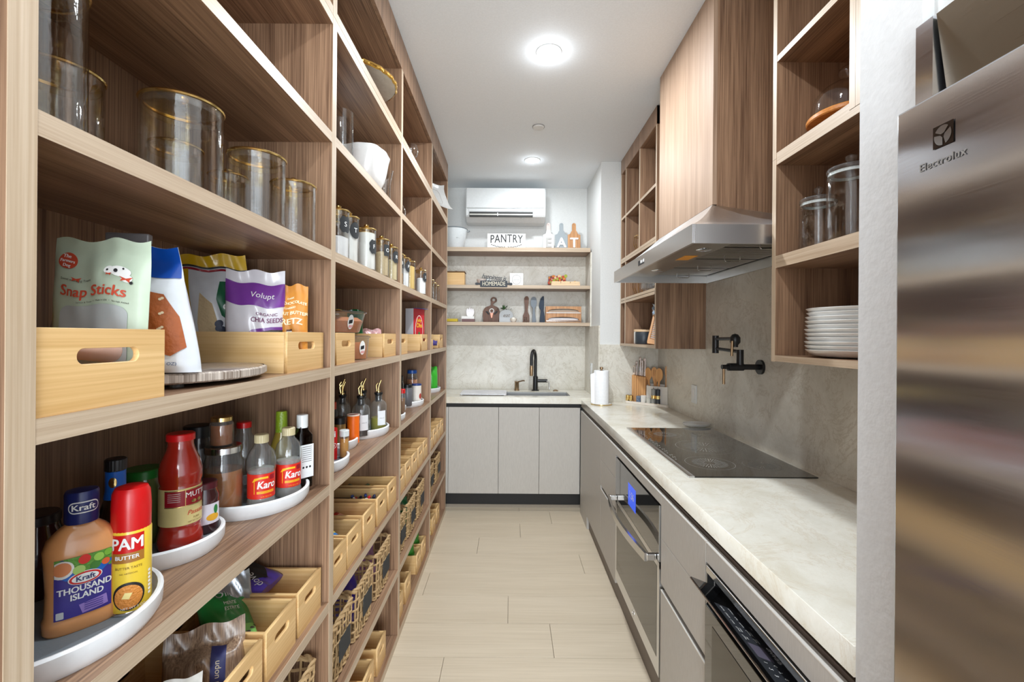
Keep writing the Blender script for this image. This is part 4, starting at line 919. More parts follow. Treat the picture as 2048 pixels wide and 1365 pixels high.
def pourer(X, Y, label, liq=None, lh=0, lab=True, r=.037, h=.165):
    b = bottle('oil_bottle', label, 'bottle', X, Y, TZ, [(0, 0), (r-.003, 0), (r, .004), (r, h*.72), (r*.86, h*.80), (r*.45, h*.87), (r*.42, h*.98), (r*.5, h), (0, h)], clear_thick, gP, rz=AW-.25)
    if liq: obj('oil', lathe([(0, .004), (r-.003, .004), (r-.003, lh), (0, lh)], 24), liq, b, smooth=40)
    s = obj('stopper', lathe([(0, h-.03), (r*.36, h-.03), (r*.40, h), (r*.5, h+.004), (r*.5, h+.012), (0, h+.012)], 18), black, b, smooth=40)
    obj('spout', tube([(0, 0, h+.012), (0, 0, h+.035), (.004, 0, h+.050), (.012, 0, h+.068)], .0035, 8), gold, s, smooth=50); obj('spout_base', lathe([(0, h+.012), (.008, h+.012), (.008, h+.020), (0, h+.022)], 14), gold, s, smooth=40)
    obj('spout_flap', tube([(-.008, 0, h+.018), (-.012, 0, h+.045), (-.004, 0, h+.056)], .0025, 6), gold, s, smooth=50)
    if lab: lb = decal('label', rect_out(-.018, .020, h*.18, h*.58, 5), MATS['paper_label'], b, cylmap(r, 0), .0005, rings=2); text('letters', 'olive oil' if liq else 'vinegar', .007, MATS['grey_print'], lb, cylmap(r, 0), .001, 0, h*.38, shear=.2)
pourer(-.610, 2.072, 'square-shouldered oil bottle with yellow oil, farthest pourer', flat('olive_oil', (158, 150, 30), .1, coat=.8), .062)
pourer(-.652, 1.955, 'dark vinegar bottle with white label and gold spout', flat('vinegar_dark', (34, 26, 28), .15, coat=.6), .05)
pourer(-.705, 2.145, 'back pourer bottle behind the yellow oil', None, 0, False, .034); pourer(-.745, 1.985, 'pourer bottle nearest the shelf post', flat('dark_oil', (60, 40, 26), .15), .08, False, .034); pourer(-.79, 2.10, 'pourer bottle at the very back of the turntable', None, 0, False, .034)

# ---- third and fourth bay bottles
gT = 'jars and bottles in the far bays'
jar('seasoning shaker with a bright red cap', -.585, 2.425, TZ, .017, .150, clear_thick, red, flat('pepper_mix', (140, 92, 50), .8), .1, .022, group=gT, lr=.0165)
jar('dark bottle behind the red-capped shaker', -.665, 2.66, TZ, .032, .20, flat('black_bottle', (38, 38, 42), .25, coat=.5), black, lid_h=.03, group=gT, cat='bottle', name='glass_bottle')
jar('grey canister with dark lid in the third bay', -.645, 2.80, TZ, .034, .135, flat('pewter_grey', (104, 104, 108), .35), black, lid_h=.02, group=gT)
b = thing('patterned_tin', 'white patterned tin on the third bay turntable', 'tin', (-.605, 2.895, TZ), AW, gT); obj('body', lathe([(0, 0), (.030, 0), (.030, .118), (0, .118)], 24), flat('tin_white', (228, 220, 210), .4), b, smooth=30); decal('print', ell(.012, .018, 16), flat('tin_red', (176, 62, 50), .4), b, cylmap(.0302, .05, .2), .0004, rings=2)
obj('lid', lathe([(0, .1181), (.031, .1181), (.031, .128), (0, .129)], 24), flat('tin_navy', (34, 60, 120), .4), b, smooth=30)
jar('orange-filled jar with blue lid in the third bay', -.650, 2.965, TZ, .036, .212, clear_thick, flat('lid_blue', (28, 84, 170), .35), flat('peach', (214, 142, 96), .4), .15, .022, group=gT)
jar('bright blue bottle at the near end of the farthest bay', -.60, 3.22, TZ, .022, .17, flat('bottle_blue', (30, 128, 190), .3), white_gloss, lid_h=.02, group=gT, cat='bottle', name='squeeze_bottle')

# ================================================================== bags, pouches and packets
def pouch(name, label, cat, loc, rz, w, h, t, mat, tilt=0, roll=0, crumple=.004, group=None, seal=.93, taper=.0, seed=1, nx=26, nz=30, parent=None):
    """pillow bag standing on its base; local x right, z up, faces -y"""
    r = thing(name, label, cat, loc, rz, group); r.rotation_euler.x = tilt; r.rotation_euler.y = roll
    rnd = random.Random(seed); ph = [rnd.uniform(0, 6.28) for _ in range(8)]
    def prof(a, b):
        e = max(0, 1-abs(a)**3.2); top = 1 if b < .6 else max(.02, 1-((b-.6)/(seal-.6))**1.6) if b < seal else .02
        return t/2*(e**.5)*top*(1 if b > .06 else .75+b*4.1)
    def wob(a, b): return crumple*(sin(5*a+ph[0]+3*b)*sin(7*b+ph[1])+.6*sin(11*a+ph[2])*sin(9*b+ph[3]+4*a)+.4*sin(17*b+ph[4]+9*a))
    def S(a, b, d=0, side=-1):
        ww = w/2*(1-taper*b)*(1+.01*sin(9*b+ph[5])); q = prof(a, b)
        return (a*ww, side*(q+d)+wob(a, b)*(.4+.6*(1-abs(a))), b*h+.004*sin(6*a+ph[6])*b)
    bm = BM(); g = {}
    for sd in (-1, 1):
        for i in range(nx+1):
            for j in range(nz+1):
                a = -1+2*i/nx; b = j/nz
                if sd == 1 and i in (0, nx): g[sd, i, j] = g[-1, i, j]; continue
                g[sd, i, j] = bm.verts.new(S(a, b, 0, sd))
        for i in range(nx):
            for j in range(nz):
                f = [g[sd, i, j], g[sd, i+1, j], g[sd, i+1, j+1], g[sd, i, j+1]]; bm.faces.new(f if sd < 0 else f[::-1])
    for i in range(nx):
        for j in (0, nz):
            f = [g[-1, i, j], g[-1, i+1, j], g[1, i+1, j], g[1, i, j]]; f = list(dict.fromkeys(f))
            if len(f) > 2:
                try: bm.faces.new(f)
                except ValueError: pass
    body = obj('bag', bm, mat, r, smooth=60)
    fn = lambda x, y, d: S(max(-1, min(1, x/(w/2*(1-taper*max(0, y/h))))), max(0, min(1, y/h)), d)
    g_ = lambda x, y, d: fn(x, y, d+.0006)
    g_.soft = 1
    return r, body, g_
def cdecal(name, o, mat, p, fn, d=.0008, rings=4): return decal(name, o, mat, p, fn, d, rings)
foil = lambda n, c: flat(n, c, .28, coat=.3)
# pale green treat pouch
r, bd, fn = pouch('treat_pouch', 'pale green treat pouch with red lettering standing in the nearest bamboo bin', 'pouch', (-.628, .679, Z['C']+.012), radians(2), .142, .232, .032, flat('pouch_sage', (186, 200, 178), .45), crumple=.0022, tilt=-.04, seed=3)
decal('logo_blob', ell(.014, .0125, 20, -.046, .196), flat('brick_red', (204, 78, 52), .5), bd, fn, .001, 2)
text('logo_letters', 'The', .0075, tx_white, bd, fn, .0016, -.048, .2025, bold=.02); text('logo_letters', 'Farmers', .0065, tx_white, bd, fn, .0016, -.046, .1955, bold=.02); text('logo_letters', 'Dog', .0065, tx_white, bd, fn, .0016, -.046, .1885, bold=.02)
text('name_letters', 'Snap Sticks', .0225, MATS['brick_red'], bd, fn, .0012, -.001, .150, bold=.022, sx=.96)
text('small_letters', 'Sweet with Dog Treats', .0050, tx_black, bd, fn, .0012, -.028, .168); text('small_letters', 'Salmon & Trout   •   Made in USA   •   No Salt Added', .0034, tx_black, bd, fn, .0012, .014, .1345)
wp = flat('print_white', (238, 238, 234), .5)
for x, y, a_, b_ in ((.034, .181, .016, .008), (.018, .181, .007, .006), (.045, .172, .008, .006)): decal('print_dog', ell(a_, b_, 16, x, y), wp, bd, fn, .0012, 2)
for x, y, q in ((.028, .181, .003), (.038, .186, .0016), (.016, .181, .0016), (.052, .166, .0025)): decal('print_spot', ell(q, q, 10, x, y), tx_black, bd, fn, .0018, 1)
for x, y, q in ((.044, .171, .006), (-.028, .170, .005), (.019, .175, .003)): decal('print_bow', [(x-q*1.6, y+q*.5), (x, y+q*.15), (x+q*1.6, y+q*.6), (x+q*.9, y-q*.2), (x+q*1.2, y-q), (x, y-q*.2), (x-q*1.2, y-q*.7), (x-q*.9, y)], MATS['brick_red'], bd, fn, .0018, 1)
decal('clear_window', rrect(.098, .092, .014, 5, .002, .083), flat('window_film', (178, 184, 184), .12, coat=1), bd, fn, .0012, 5)
tag(obj('rolled_packet', tube([(-.60, .56, Z['C']+.088), (-.60, .68, Z['C']+.072)], .018, 20), flat('peach_packet', (246, 206, 190), .5), smooth=50), 'rolled pink packet lying in the nearest bamboo bin', 'packet')
# pretzel bag behind
r, bd, fn = pouch('pretzel_bag', 'white and blue pretzel cracker bag slumped behind the pale green pouch', 'bag', (-.694, .800, Z['C']+.030), radians(4), .270, .228, .08, foil('bag_white', (228, 232, 238)), crumple=.003, tilt=-.03, taper=.36, seed=5, seal=.9)
decal('blue_top', [(-.098, .170), (.098, .170), (.088, .2275), (-.088, .2275)], foil('bag_blue', (14, 74, 168)), bd, fn, .0012, 5)
decal('pretzel_print', [(.012, .055), (.100, .030), (.118, .045), (.106, .10), (.085, .140), (.0, .155), (-.01, .08)], flat('pretzel_brown', (176, 92, 40), .5, bump=1, bs=90), bd, fn, .0014, 5)
for k in range(16): x, y = .012+((k*37) % 75)*.001, .055+((k*53) % 80)*.001; decal('salt_print', ell(.0024, .0024, 8, x, y), flat('salt', (236, 214, 180), .6), bd, fn, .0022, 1)
text('weight_letters', 'NET WT 28 OZ (1 LB 12 OZ)', .0075, flat('print_blue', (40, 80, 130), .5), bd, fn, .0014, .062, .016)
tag(obj('bag_clip', bx(BM(), -.035, .035, -.008, .006, 0, .018, bev=.003), flat('grey_clip', (120, 116, 118), .4), loc=(-.690, .806, Z['C']+.262), rz=radians(10)), 'grey clip closing the top of the pretzel bag', 'clip')
# wood slice
rnd = random.Random(4)
ws = thing('stone_slice_board', 'grey petrified-wood slice board lying on short feet between the two wide bins', 'board', (-.682, .930, Z['C']))
wav = [rnd.uniform(.985, 1.015) for _ in range(48)]
obj('slab', lathe([(0, .008), (.128, .008), (.134, .011), (.134, .026), (.128, .029), (0, .029)], 48, sx=1, sy=1.38, shape=lambda a, z: wav[int(round(a/(2*pi)*48)) % 48]), stone('petrified_wood', (150, 138, 128), (86, 70, 60), (118, 106, 98), .18, 3), ws, smooth=30)
obj('bark_edge', lathe([(.1345, .009), (.1385, .012), (.1385, .025), (.1345, .028)], 96, sx=1, sy=1.372, shape=lambda a, z: wav[int(round(a/(2*pi)*48)) % 48]*(1+.006*sin(a*31)+.004*sin(a*47))), grain('bark', (110, 92, 78), (214, 202, 190), 2, .5, fine=300, broad=120), ws, smooth=20)
for x, y in ((-.06, -.1), (.06, -.1), (.06, .11), (-.06, .11)): obj('foot', lathe([(0, 0), (.012, 0), (.012, .008), (0, .008)], 14, x, y), flat('clear_rubber', (130, 130, 130), .4), ws)
# far wide bin: oats, chia, pretzel pouch
yb_ = Z['C']+.012
r, bd, fn = pouch('oat_bag', 'white and yellow bag of oats at the back of the far wide bin', 'bag', (-.770, 1.205, yb_), radians(26), .150, .300, .06, foil('bag_pale', (218, 222, 228)), crumple=.004, roll=-.10, seed=8, seal=.86)
decal('yellow_band', [(-.077, .275), (-.03, .268), (.03, .262), (.077, .258), (.077, .304), (0, .304), (-.077, .304)], foil('bag_yellow', (224, 180, 24)), bd, fn, .001, 3)
decal('red_line', [(-.077, .262), (-.02, .258), (.077, .244), (.077, .25), (-.02, .264), (-.077, .268)], MATS['crimson'], bd, fn, .0012, 1); decal('black_line', [(-.077, .27), (-.02, .266), (.077, .252), (.077, .257), (-.02, .271), (-.077, .275)], tx_black, bd, fn, .0014, 1)
decal('yellow_side', rect_out(-.077, -.058, .0, .262, 6), MATS['bag_yellow'], bd, fn, .0012, 3)
decal('oat_window', [(-.03, .0), (.05, .0), (.045, .06), (.0, .10), (-.01, .17), (-.035, .20), (-.048, .12), (-.045, .05)], MATS['rolled_oats'], bd, fn, .001, 5)
decal('green_panel', [(.01, .225), (.075, .215), (.076, .09), (.04, .10), (.008, .135), (.0, .18)], flat('label_green', (18, 92, 60), .4), bd, fn, .0014, 4)
text('letters', 'Quick', .021, wp, bd, fn, .002, .046, .19); text('letters', 'OATS', .026, wp, bd, fn, .002, .046, .155, bold=.02)
decal('yellow_patch', [(.022, .133), (.074, .125), (.074, .088), (.045, .098)], flat('patch_yellow', (232, 200, 90), .5), bd, fn, .002, 2)
for x, y, q in ((.0, .115, .010), (.006, .098, .009), (-.002, .103, .008)): decal('blueberry_print', ell(q, q, 12, x, y), flat('berry_blue', (34, 42, 66), .5), bd, fn, .002, 1)
decal('strawberry_print', [(.01, .075), (.04, .085), (.068, .075), (.066, .045), (.04, .02), (.02, .04)], flat('berry_red', (206, 44, 38), .5), bd, fn, .0018, 3)
r, bd, fn = pouch('chia_bag', 'purple and white chia seed pouch in the far wide bin', 'pouch', (-.686, 1.200, yb_), radians(20), .142, .258, .05, foil('bag_milk', (222, 218, 224)), crumple=.003, seed=12, seal=.88)
decal('purple_band', [(-.074, .175), (-.03, .165), (.03, .158), (.074, .160), (.074, .222), (.0, .222), (-.074, .232)], foil('bag_purple', (120, 60, 150)), bd, fn, .001, 5)
decal('purple_arc', [(.074, .105), (.04, .108), (-.005, .098), (-.035, .07), (-.045, .035), (-.03, .0), (.074, .0)], MATS['bag_purple'], bd, fn, .001, 4)
decal('seed_window', [(.074, .097), (.04, .100), (.002, .090), (-.027, .065), (-.036, .034), (-.022, .0), (.074, .0)], flat('chia_seeds', (74, 68, 66), .35, bump=1, bs=400), bd, fn, .0018, 5)
text('letters', 'Volupt', .021, wp, bd, fn, .002, .018, .190, shear=.15); text('letters', 'ORGANIC', .011, flat('print_plum', (110, 40, 90), .5), bd, fn, .002, .030, .140, bold=.01); text('letters', 'CHIA SEEDS', .0175, MATS['print_plum'], bd, fn, .002, .030, .124, bold=.02, sx=.8)
r, bd, fn = pouch('pretzel_pouch', 'orange pouch of chocolate peanut butter pretzels at the right end of the far wide bin', 'pouch', (-.606, 1.235, yb_), radians(10), .084, .225, .04, flat('kraft_orange', (214, 142, 58), .5), crumple=.0025, seed=15, seal=.9)
for s_, y, q in (('DARK', .188, .007), ('MILK CHOCOLATE', .174, .0105), ('COVERED', .160, .007), ('PEANUT BUTTER', .145, .0125), ('PRETZ', .122, .0225)): text('letters', s_, q, flat('print_cream', (246, 236, 196), .5), bd, fn, .0016, 0, y, bold=.045, sx=.92 if q < .02 else 1)
decal('milk_bottle', [(-.006, .1), (.006, .1), (.007, .085), (.012, .07), (.012, .03), (-.012, .03), (-.012, .07), (-.007, .085)], wp, bd, fn, .0016, 2); decal('milk_cap', rect_out(-.007, .007, .097, .102, 2), flat('print_choco', (80, 44, 30), .5), bd, fn, .002, 1)
# second bay eye level
cs = 'clear plastic bakery clamshells'
def clamshell(label, X, Y, z, r0, r1, h, fill):
    b = thing('bakery_clamshell', label, 'container', (X, Y, z), AW, cs); sh = sup(4)
    obj('tub', lathe([(0, .001), (r0-.004, .001), (r0, .004), (r1, h-.01), (r1+.005, h-.008), (r1+.005, h-.004), (r1-.004, h), (0, h)], 40, shape=sh), cloudy, b, smooth=30)
    obj('contents', lathe([(0, .003), (r0-.006, .003), (r1-.012, h*.55), (r1*.7, h*.72), (r1*.3, h*.66), (0, h*.74)], 30, shape=lambda a, z: sh(a, z)*(1+.05*sin(7*a)+.04*sin(11*a+3))), fill, b, smooth=50)
    fn = lambda x, y, d: (x, -(r0+(r1-r0)*(y/h)+d), y)
    l_ = decal('label', ell(.013, .028, 18, .012, h*.5), wp, b, fn, .001, 2); decal('label_mark', [(.004, h*.5-.008), (.020, h*.5-.004), (.020, h*.5+.010), (.004, h*.5+.006)], tx_black, l_, fn, .0016, 1)
    for k in range(4): decal('label_stripe', [(.004+.004*k, h*.5-.022), (.006+.004*k, h*.5-.022), (.010+.004*k, h*.5-.012), (.008+.004*k, h*.5-.012)], red, l_, fn, .0016, 1)
    return b
bread = flat('pastry_brown', (186, 112, 60), .6, bump=1, bs=60)
clamshell('lower clear bakery clamshell standing between the two bins, second bay', -.640, 1.795, Z['C'], .052, .058, .096, bread)
clamshell('upper clear bakery tub stacked above the bins, second bay', -.690, 1.745, Z['C']+.106, .080, .098, .085, bread)
r, bd, fn = pouch('coffee_bag', 'gold and green crinkled bag behind the clamshells', 'bag', (-.735, 2.01, yb_), radians(30), .14, .20, .06, foil('bag_green', (16, 108, 62)), crumple=.008, seed=21); decal('gold_patch', rect_out(-.068, .0, .10, .198, 5), foil('bag_gold', (206, 146, 36)), bd, fn, .001, 4)
decal('gold_patch', rect_out(-.06, .02, .0, .05, 5), MATS['bag_gold'], bd, fn, .001, 3)
pouch('nut_bag', 'small pale snack bag poking out of the right bin, second bay', 'bag', (-.655, 2.09, yb_), radians(30), .10, .115, .04, foil('bag_rose', (206, 160, 160)), crumple=.006, seed=22)
b = thing('cereal_box', 'tall red cereal box with opened flaps standing in a bin, third bay', 'box', (-.630, 2.950, Z['C']+.011), radians(69)); w_, d_, h_ = .130, .060, .262
obj('carton', box(-w_/2, w_/2, -d_/2, d_/2, 0, h_), flat('cereal_red', (190, 28, 44), .35), b)
obj('side_panel', box(-w_/2-.0008, -w_/2-.0001, -d_/2, d_/2, 0, h_), flat('carton_side', (214, 216, 224), .5), b)
obj('flap', bx(BM(), -w_/2, w_/2, -d_/2-.03, -d_/2, h_, h_+.0015), flat('flap_blue', (50, 100, 180), .4), b)
fq = lambda x, y, d: (x, -(d_/2+d), y); decal('ring', ell(.046, .10, 28, .002, .12), wp, b, fq, .0003, 2); decal('ring_inner', ell(.042, .095, 28, .002, .12), MATS['cereal_red'], b, fq, .0005, 2); flat('badge_yellow', (246, 206, 60), .4)
text('letters', 'Jolly', .030, MATS['badge_yellow'], b, fq, .0011, .002, .186, bold=.03); text('letters', 'Ohs', .040, MATS['badge_yellow'], b, fq, .0011, .002, .152, bold=.03); decal('leaf', ell(.010, .014, 14, .002, .098), MATS['leaf_print'], b, fq, .0008, 1)
pouch('white_packet', 'white packet peeking over the bin left of the cereal box', 'packet', (-.60, 2.30, yb_), radians(40), .07, .135, .03, foil('packet_white', (232, 234, 238)), seed=23, nx=8, nz=8); pouch('white_packet', 'white packet at the near end of the farthest bay', 'packet', (-.60, 3.16, yb_), radians(40), .06, .13, .03, MATS['packet_white'], seed=24, nx=8, nz=8)
pouch('purple_packet', 'small dark purple packet lying across the last eye-level bins', 'packet', (-.60, 3.44, Z['C']+.02), radians(60), .12, .04, .03, foil('packet_purple', (70, 60, 130)), seed=25, nx=8, nz=6)
r, bd, fn = pouch('green_bag', 'bright green bag standing on the farthest turntable', 'bag', (-.62, 3.60, TZ), radians(50), .085, .19, .05, foil('bag_lime', (60, 176, 50)), seed=26, nx=8, nz=10)
# third shelf up: contents of the narrow bins
cz = Z['E']+.011
r, bd, fn = pouch('noodle_packet', 'cellophane packet of brown soba noodles with navy lettering', 'packet', (-.640, .935, cz), radians(30), .15, .165, .06, grain('noodle_cellophane', (92, 66, 50), (180, 150, 122), 2, .3, fine=420, broad=160, coords='obj', coat=.8, bump=.6), crumple=.006, tilt=-.45, seed=31, seal=.75)
decal('navy_band', rect_out(.012, .040, .0, .12, 6), flat('print_navy', (44, 46, 96), .5), bd, fn, .001, 3); text('letters', 'udon nomi', .016, flat('print_sand', (206, 190, 160), .5), bd, fn, .0018, .026, .06, rot=-pi/2)
decal('navy_band', rect_out(-.06, .0, .012, .035, 6), MATS['print_navy'], bd, fn, .001, 2)
r, bd, fn = pouch('white_flour_bag', 'white packet with black and orange print left of the noodle packet', 'packet', (-.625, .80, cz), radians(30), .12, .15, .05, flat('paper_white', (196, 192, 184), .5), crumple=.005, tilt=-.3, seed=32)
decal('black_band', rect_out(-.03, .03, .095, .128, 6), tx_black, bd, fn, .001, 2); decal('orange_print', ell(.034, .026, 18, -.005, .070), MATS['fruit_print'], bd, fn, .0012, 3); text('letters', 'Farm', .022, wp, bd, fn, .0018, 0, .111)
r, bd, fn = pouch('seed_pouch', 'green sunflower seed pouch tipped over in its bamboo bin', 'pouch', (-.662, 1.075, cz+.052), radians(62), .125, .17, .04, foil('pouch_green', (44, 140, 66)), crumple=.004, tilt=-.95, roll=.35, seed=33)
decal('seed_print', [(-.06, .0), (.062, .0), (.06, .035), (.0, .03), (-.06, .042)], flat('lime_print', (128, 196, 100), .4), bd, fn, .001, 3)
for k in range(9): decal('sunflower_seed', ell(.007, .0028, 10, -.05+.013*k, .012+.008*(k % 3)), flat('seed_dark', (70, 66, 60), .5), bd, fn, .0018, 1)
text('letters', 'Dine', .030, wp, bd, fn, .0018, .0, .125, shear=.25); text('letters', 'MENTE', .0125, wp, bd, fn, .0018, .002, .095); text('letters', 'ESTRITE', .0125, wp, bd, fn, .0018, .004, .080)
pouch('silver_bag', 'silver snack bag standing behind the green seed pouch', 'bag', (-.715, 1.150, cz+.005), radians(50), .11, .165, .04, flat('silver_foil', (176, 182, 188), .22, .7), crumple=.006, tilt=-.2, seed=34)
r, bd, fn = pouch('chocolate_bag', 'purple chocolate bag with a black flap in the last bin of the nearest bay', 'bag', (-.675, 1.262, cz+.085), radians(84), .118, .19, .03, foil('bag_violet', (92, 70, 180)), crumple=.003, tilt=-1.25, seed=35)
decal('black_flap', [(-.05, .07), (.01, .02), (.05, .06), (.04, .18), (-.04, .185)], tx_black, bd, fn, .002, 3); text('letters', 'dove', .03, wp, bd, fn, .0026, -.02, .04, rot=1.2)
# cans
def can(X, Y, z, r, h, c, label, c2=None, rot=0, tilt=0, group='cans in the narrow bamboo bins'):
    b = thing('food_can', label, 'can', (X, Y, z), rot, group); b.rotation_euler.x = tilt
    obj('body', lathe([(0, 0), (r, 0), (r, h), (0, h)], 24), flat('can_%d_%d_%d' % c, c, .3, coat=.3), b, smooth=30)
    obj('end_ring', lathe([(r+.0008, h-.002), (r+.0012, h+.001), (r-.002, h+.0012), (r-.003, h-.001), (0, h-.001)], 24), chrome, b, smooth=40)
    if c2: decal('print', ell(r*.9, h*.26, 16), flat('can_%d_%d_%d' % c2, c2, .4), b, cylmap(r, h*.5, .3), .0005, 2); decal('end_print', ell(r*.8, r*.8, 16), flat('can_%d_%d_%d' % c2, c2, .4), b, lambda x, y, d: (x, y, h+d), .001, 1)
    return b
can(-.625, 1.575, cz+.060, .036, .055, (40, 120, 190), 'yellow and blue can lying in its bin, second bay', (240, 214, 60), 1.2, -1.2); can(-.70, 1.590, cz+.060, .036, .07, (70, 90, 130), 'blue-grey tin at the back of the same bin as the yellow can', None, 1.2, -1.2)
can(-.640, 1.745, cz+.048, .036, .06, (190, 44, 34), 'red can lying nearer the front of its bin, second bay', (236, 170, 140), 1.3, -1.3); can(-.735, 1.745, cz+.048, .036, .06, (150, 30, 34), 'dark red can lying behind the other red can', None, 1.3, -1.3)
can(-.625, 2.09, cz+.048, .035, .06, (40, 130, 84), 'green and yellow can nearest the slot in the farthest bin, second bay', (236, 220, 90), 1.3, -1.3); can(-.71, 2.09, cz+.045, .035, .06, (44, 120, 80), 'green can behind in the farthest bin, second bay', None, 1.3, -1.3)
rnd = random.Random(9)
for k in range(12):
    c = [(236, 110, 30), (40, 46, 80), (224, 226, 232), (206, 40, 40), (240, 190, 50), (60, 90, 170)][k % 6]
    o = obj('wrapped_candy', lathe([(0, -.011), (.004, -.009), (.0065, -.003), (.0065, .003), (.004, .009), (0, .011)], 12), flat('candy_%d_%d_%d' % c, c, .3), loc=(-.60-.018*(k//2)-rnd.uniform(0, .006), 1.92+.05*(k % 2)+rnd.uniform(0, .02), cz+.078+.004*(k % 3))); o.rotation_euler = (rnd.uniform(0, 3), rnd.uniform(0, 3), 0)
    tag(o, 'small %s wrapped candy %s in the candy bin, second bay' % (['orange', 'navy', 'white', 'red', 'yellow', 'blue'][k % 6], 'near the bin slot' if k < 6 else 'farther back'), 'candy', 'wrapped candies in a bamboo bin')
for k in range(4): o = obj('candy_box', box(-.03, .03, -.055, .055, 0, .066), flat('carton_dark', (60, 50, 54), .5), loc=(-.625-.063*k, 1.955, cz)); tag(o, 'dark candy carton under the loose candies', 'carton', 'cartons under the candies')
# basket contents
fz = Z['F']+.012
pouch('purple_bag', 'deep purple snack bag filling the middle basket of the second bay', 'bag', (-.675, 1.745, fz), radians(60), .18, .215, .10, foil('bag_deep_purple', (66, 44, 140)), crumple=.006, seed=41); pouch('pink_packet', 'pink and grey packet in the far basket of the second bay', 'packet', (-.68, 2.035, fz), radians(60), .16, .17, .09, foil('packet_mauve', (150, 100, 150)), crumple=.006, seed=42)
pouch('green_packet', 'green and white packet in the nearest basket of the third bay', 'packet', (-.67, 2.37, fz), radians(60), .17, .19, .09, foil('packet_mint', (150, 196, 160)), crumple=.006, seed=43); pouch('green_packet', 'dark green packet in the middle basket of the third bay', 'packet', (-.66, 2.62, fz), radians(60), .17, .175, .09, foil('packet_green', (30, 120, 70)), crumple=.006, seed=44)
gz = Z['G']+.012
for Y, l_ in ((2.82, 'bright green packet in the floor-level bin, third bay'), (2.975, 'bright green-based pasta bag in the floor-level bin, third bay')): pouch('green_packet', l_, 'packet', (-.64, Y, gz), radians(60), .11, .13, .06, foil('packet_bright', (60, 160, 50)), seed=45, nx=8, nz=8)
pouch('pasta_bag', 'tall clear bag of pale pasta standing behind the floor-level bin', 'bag', (-.735, 2.985, Z['G']), radians(60), .13, .27, .06, flat('pasta_yellow', (204, 182, 124), .4, bump=1, bs=70, coat=.6), crumple=.006, seed=46); pouch('black_bag', 'black bag lying on top of the green-topped packets', 'bag', (-.66, 2.80, gz+.125), radians(70), .12, .10, .05, flat('bag_black', (34, 36, 40), .3), crumple=.008, seed=47, tilt=-.4)
for k in range(7): o = obj('potato', lathe([(0, -.03), (.018, -.026), (.027, -.01), (.028, .008), (.02, .024), (0, .03)], 14), flat('potato_skin', (212, 190, 130), .7, bump=.6, bs=40), loc=(-.60-.03*(k % 3), 3.13+.045*(k//2), Z['G']+.03+.045*(k % 2)), smooth=60); o.rotation_euler = (.5*k, .3*k, k); tag(o, 'small pale yellow potato in the floor-level pile, farthest bay', 'potato', 'potatoes on the floor-level shelf')

# ================================================================== upper dishes on the left
t = thing('cake_stand', 'grey marble cake stand with ragged gold rim in the top row, second bay', 'cake stand', (-.672, 1.900, Z['U']))
obj('plate', lathe([(0, .070), (.168, .070), (.172, .074), (.172, .084), (.168, .086), (0, .086)], 48, shape=lambda a, z: 1+.006*sin(17*a)+.006*sin(29*a+1)), stone('stand_marble', (206, 202, 192), (170, 164, 150), (190, 186, 176), .3, 2), t, smooth=30)
obj('gold_rim', lathe([(.170, .070), (.176, .074), (.178, .080), (.175, .087), (.169, .088)], 96, shape=lambda a, z: 1+.008*sin(17*a)+.010*sin(29*a+1)), flat('gold_leaf', (226, 180, 92), .25, 1, bump=1, bs=80), t, smooth=20)
obj('pedestal', lathe([(0, 0), (.06, 0), (.06, .006), (.03, .012), (.022, .03), (.022, .055), (.05, .0695), (0, .0695)], 28), gold, t, smooth=40)
t = thing('ruffled_bowl', 'white ruffled ceramic bowl with a pointed lip, second bay', 'bowl', (-.652, 1.965, Z['A']), .35)
bw = lambda a, z: 1+(.05*sin(4*a+.5)+.30*max(0, cos(a-1.15))**22+.02*sin(9*a))*min(1, z/.16)
obj('shell', lathe([(0, .004), (.045, .0), (.05, .003), (.082, .028), (.104, .070), (.114, .115), (.119, .150), (.127, .180), (.124, .184), (.114, .150), (.108, .115), (.098, .070), (.07, .030), (0, .012)], 72, sx=.86, sy=1.02, shape=bw), white_china, t, smooth=60)
def glassware(name, label, cat, X, Y, z, prof, group=None, seg=32, **k): t = thing(name, label, cat, (X, Y, z), 0, group); obj('glass', lathe(prof, seg, **k), clear, t, smooth=50); return t
glassware('glass_cylinder', 'straight clear glass cylinder vase left of the ruffled bowl', 'vase', -.610, 1.61, Z['A'], [(0, .001), (.033, .001), (.036, .004), (.036, .19), (.034, .19), (.0335, .012), (0, .010)])
glassware('glass_vase', 'flared clear glass vase right of the ruffled bowl', 'vase', -.600, 2.115, Z['A'], [(0, .001), (.028, .001), (.030, .004), (.026, .06), (.028, .11), (.040, .165), (.038, .166), (.0255, .11), (.024, .06), (.027, .012), (0, .010)])
glassware('glass_goblet', 'small round clear glass in the top row, third bay', 'glass', -.60, 2.66, Z['U'], [(0, 0), (.03, .001), (.005, .008), (.005, .05), (.035, .07), (.045, .1), (.035, .135), (.033, .135), (.043, .1), (.033, .072), (0, .058)])
glassware('glass_dome', 'low clear glass dome in the third bay above the canisters', 'glass', -.60, 2.30, Z['A'], [(.055, .0), (.056, .03), (.045, .055), (.02, .068), (.006, .07), (.008, .085), (0, .09)])
tag(obj('dark_cup', lathe([(0, 0), (.025, 0), (.028, .06), (.025, .062), (.022, .008), (0, .006)], 20), flat('charcoal_cup', (50, 50, 52), .4), loc=(-.59, 3.12, Z['A']), smooth=40), 'small charcoal cup alone in the farthest bay above the canisters', 'cup')
t = thing('square_plate', 'white square curved plate propped in the top row, farthest bay', 'plate', (-.56, 3.52, Z['U']+.006), FACE-.55); t.rotation_euler.x = -.42
bm = BM(); g = {}
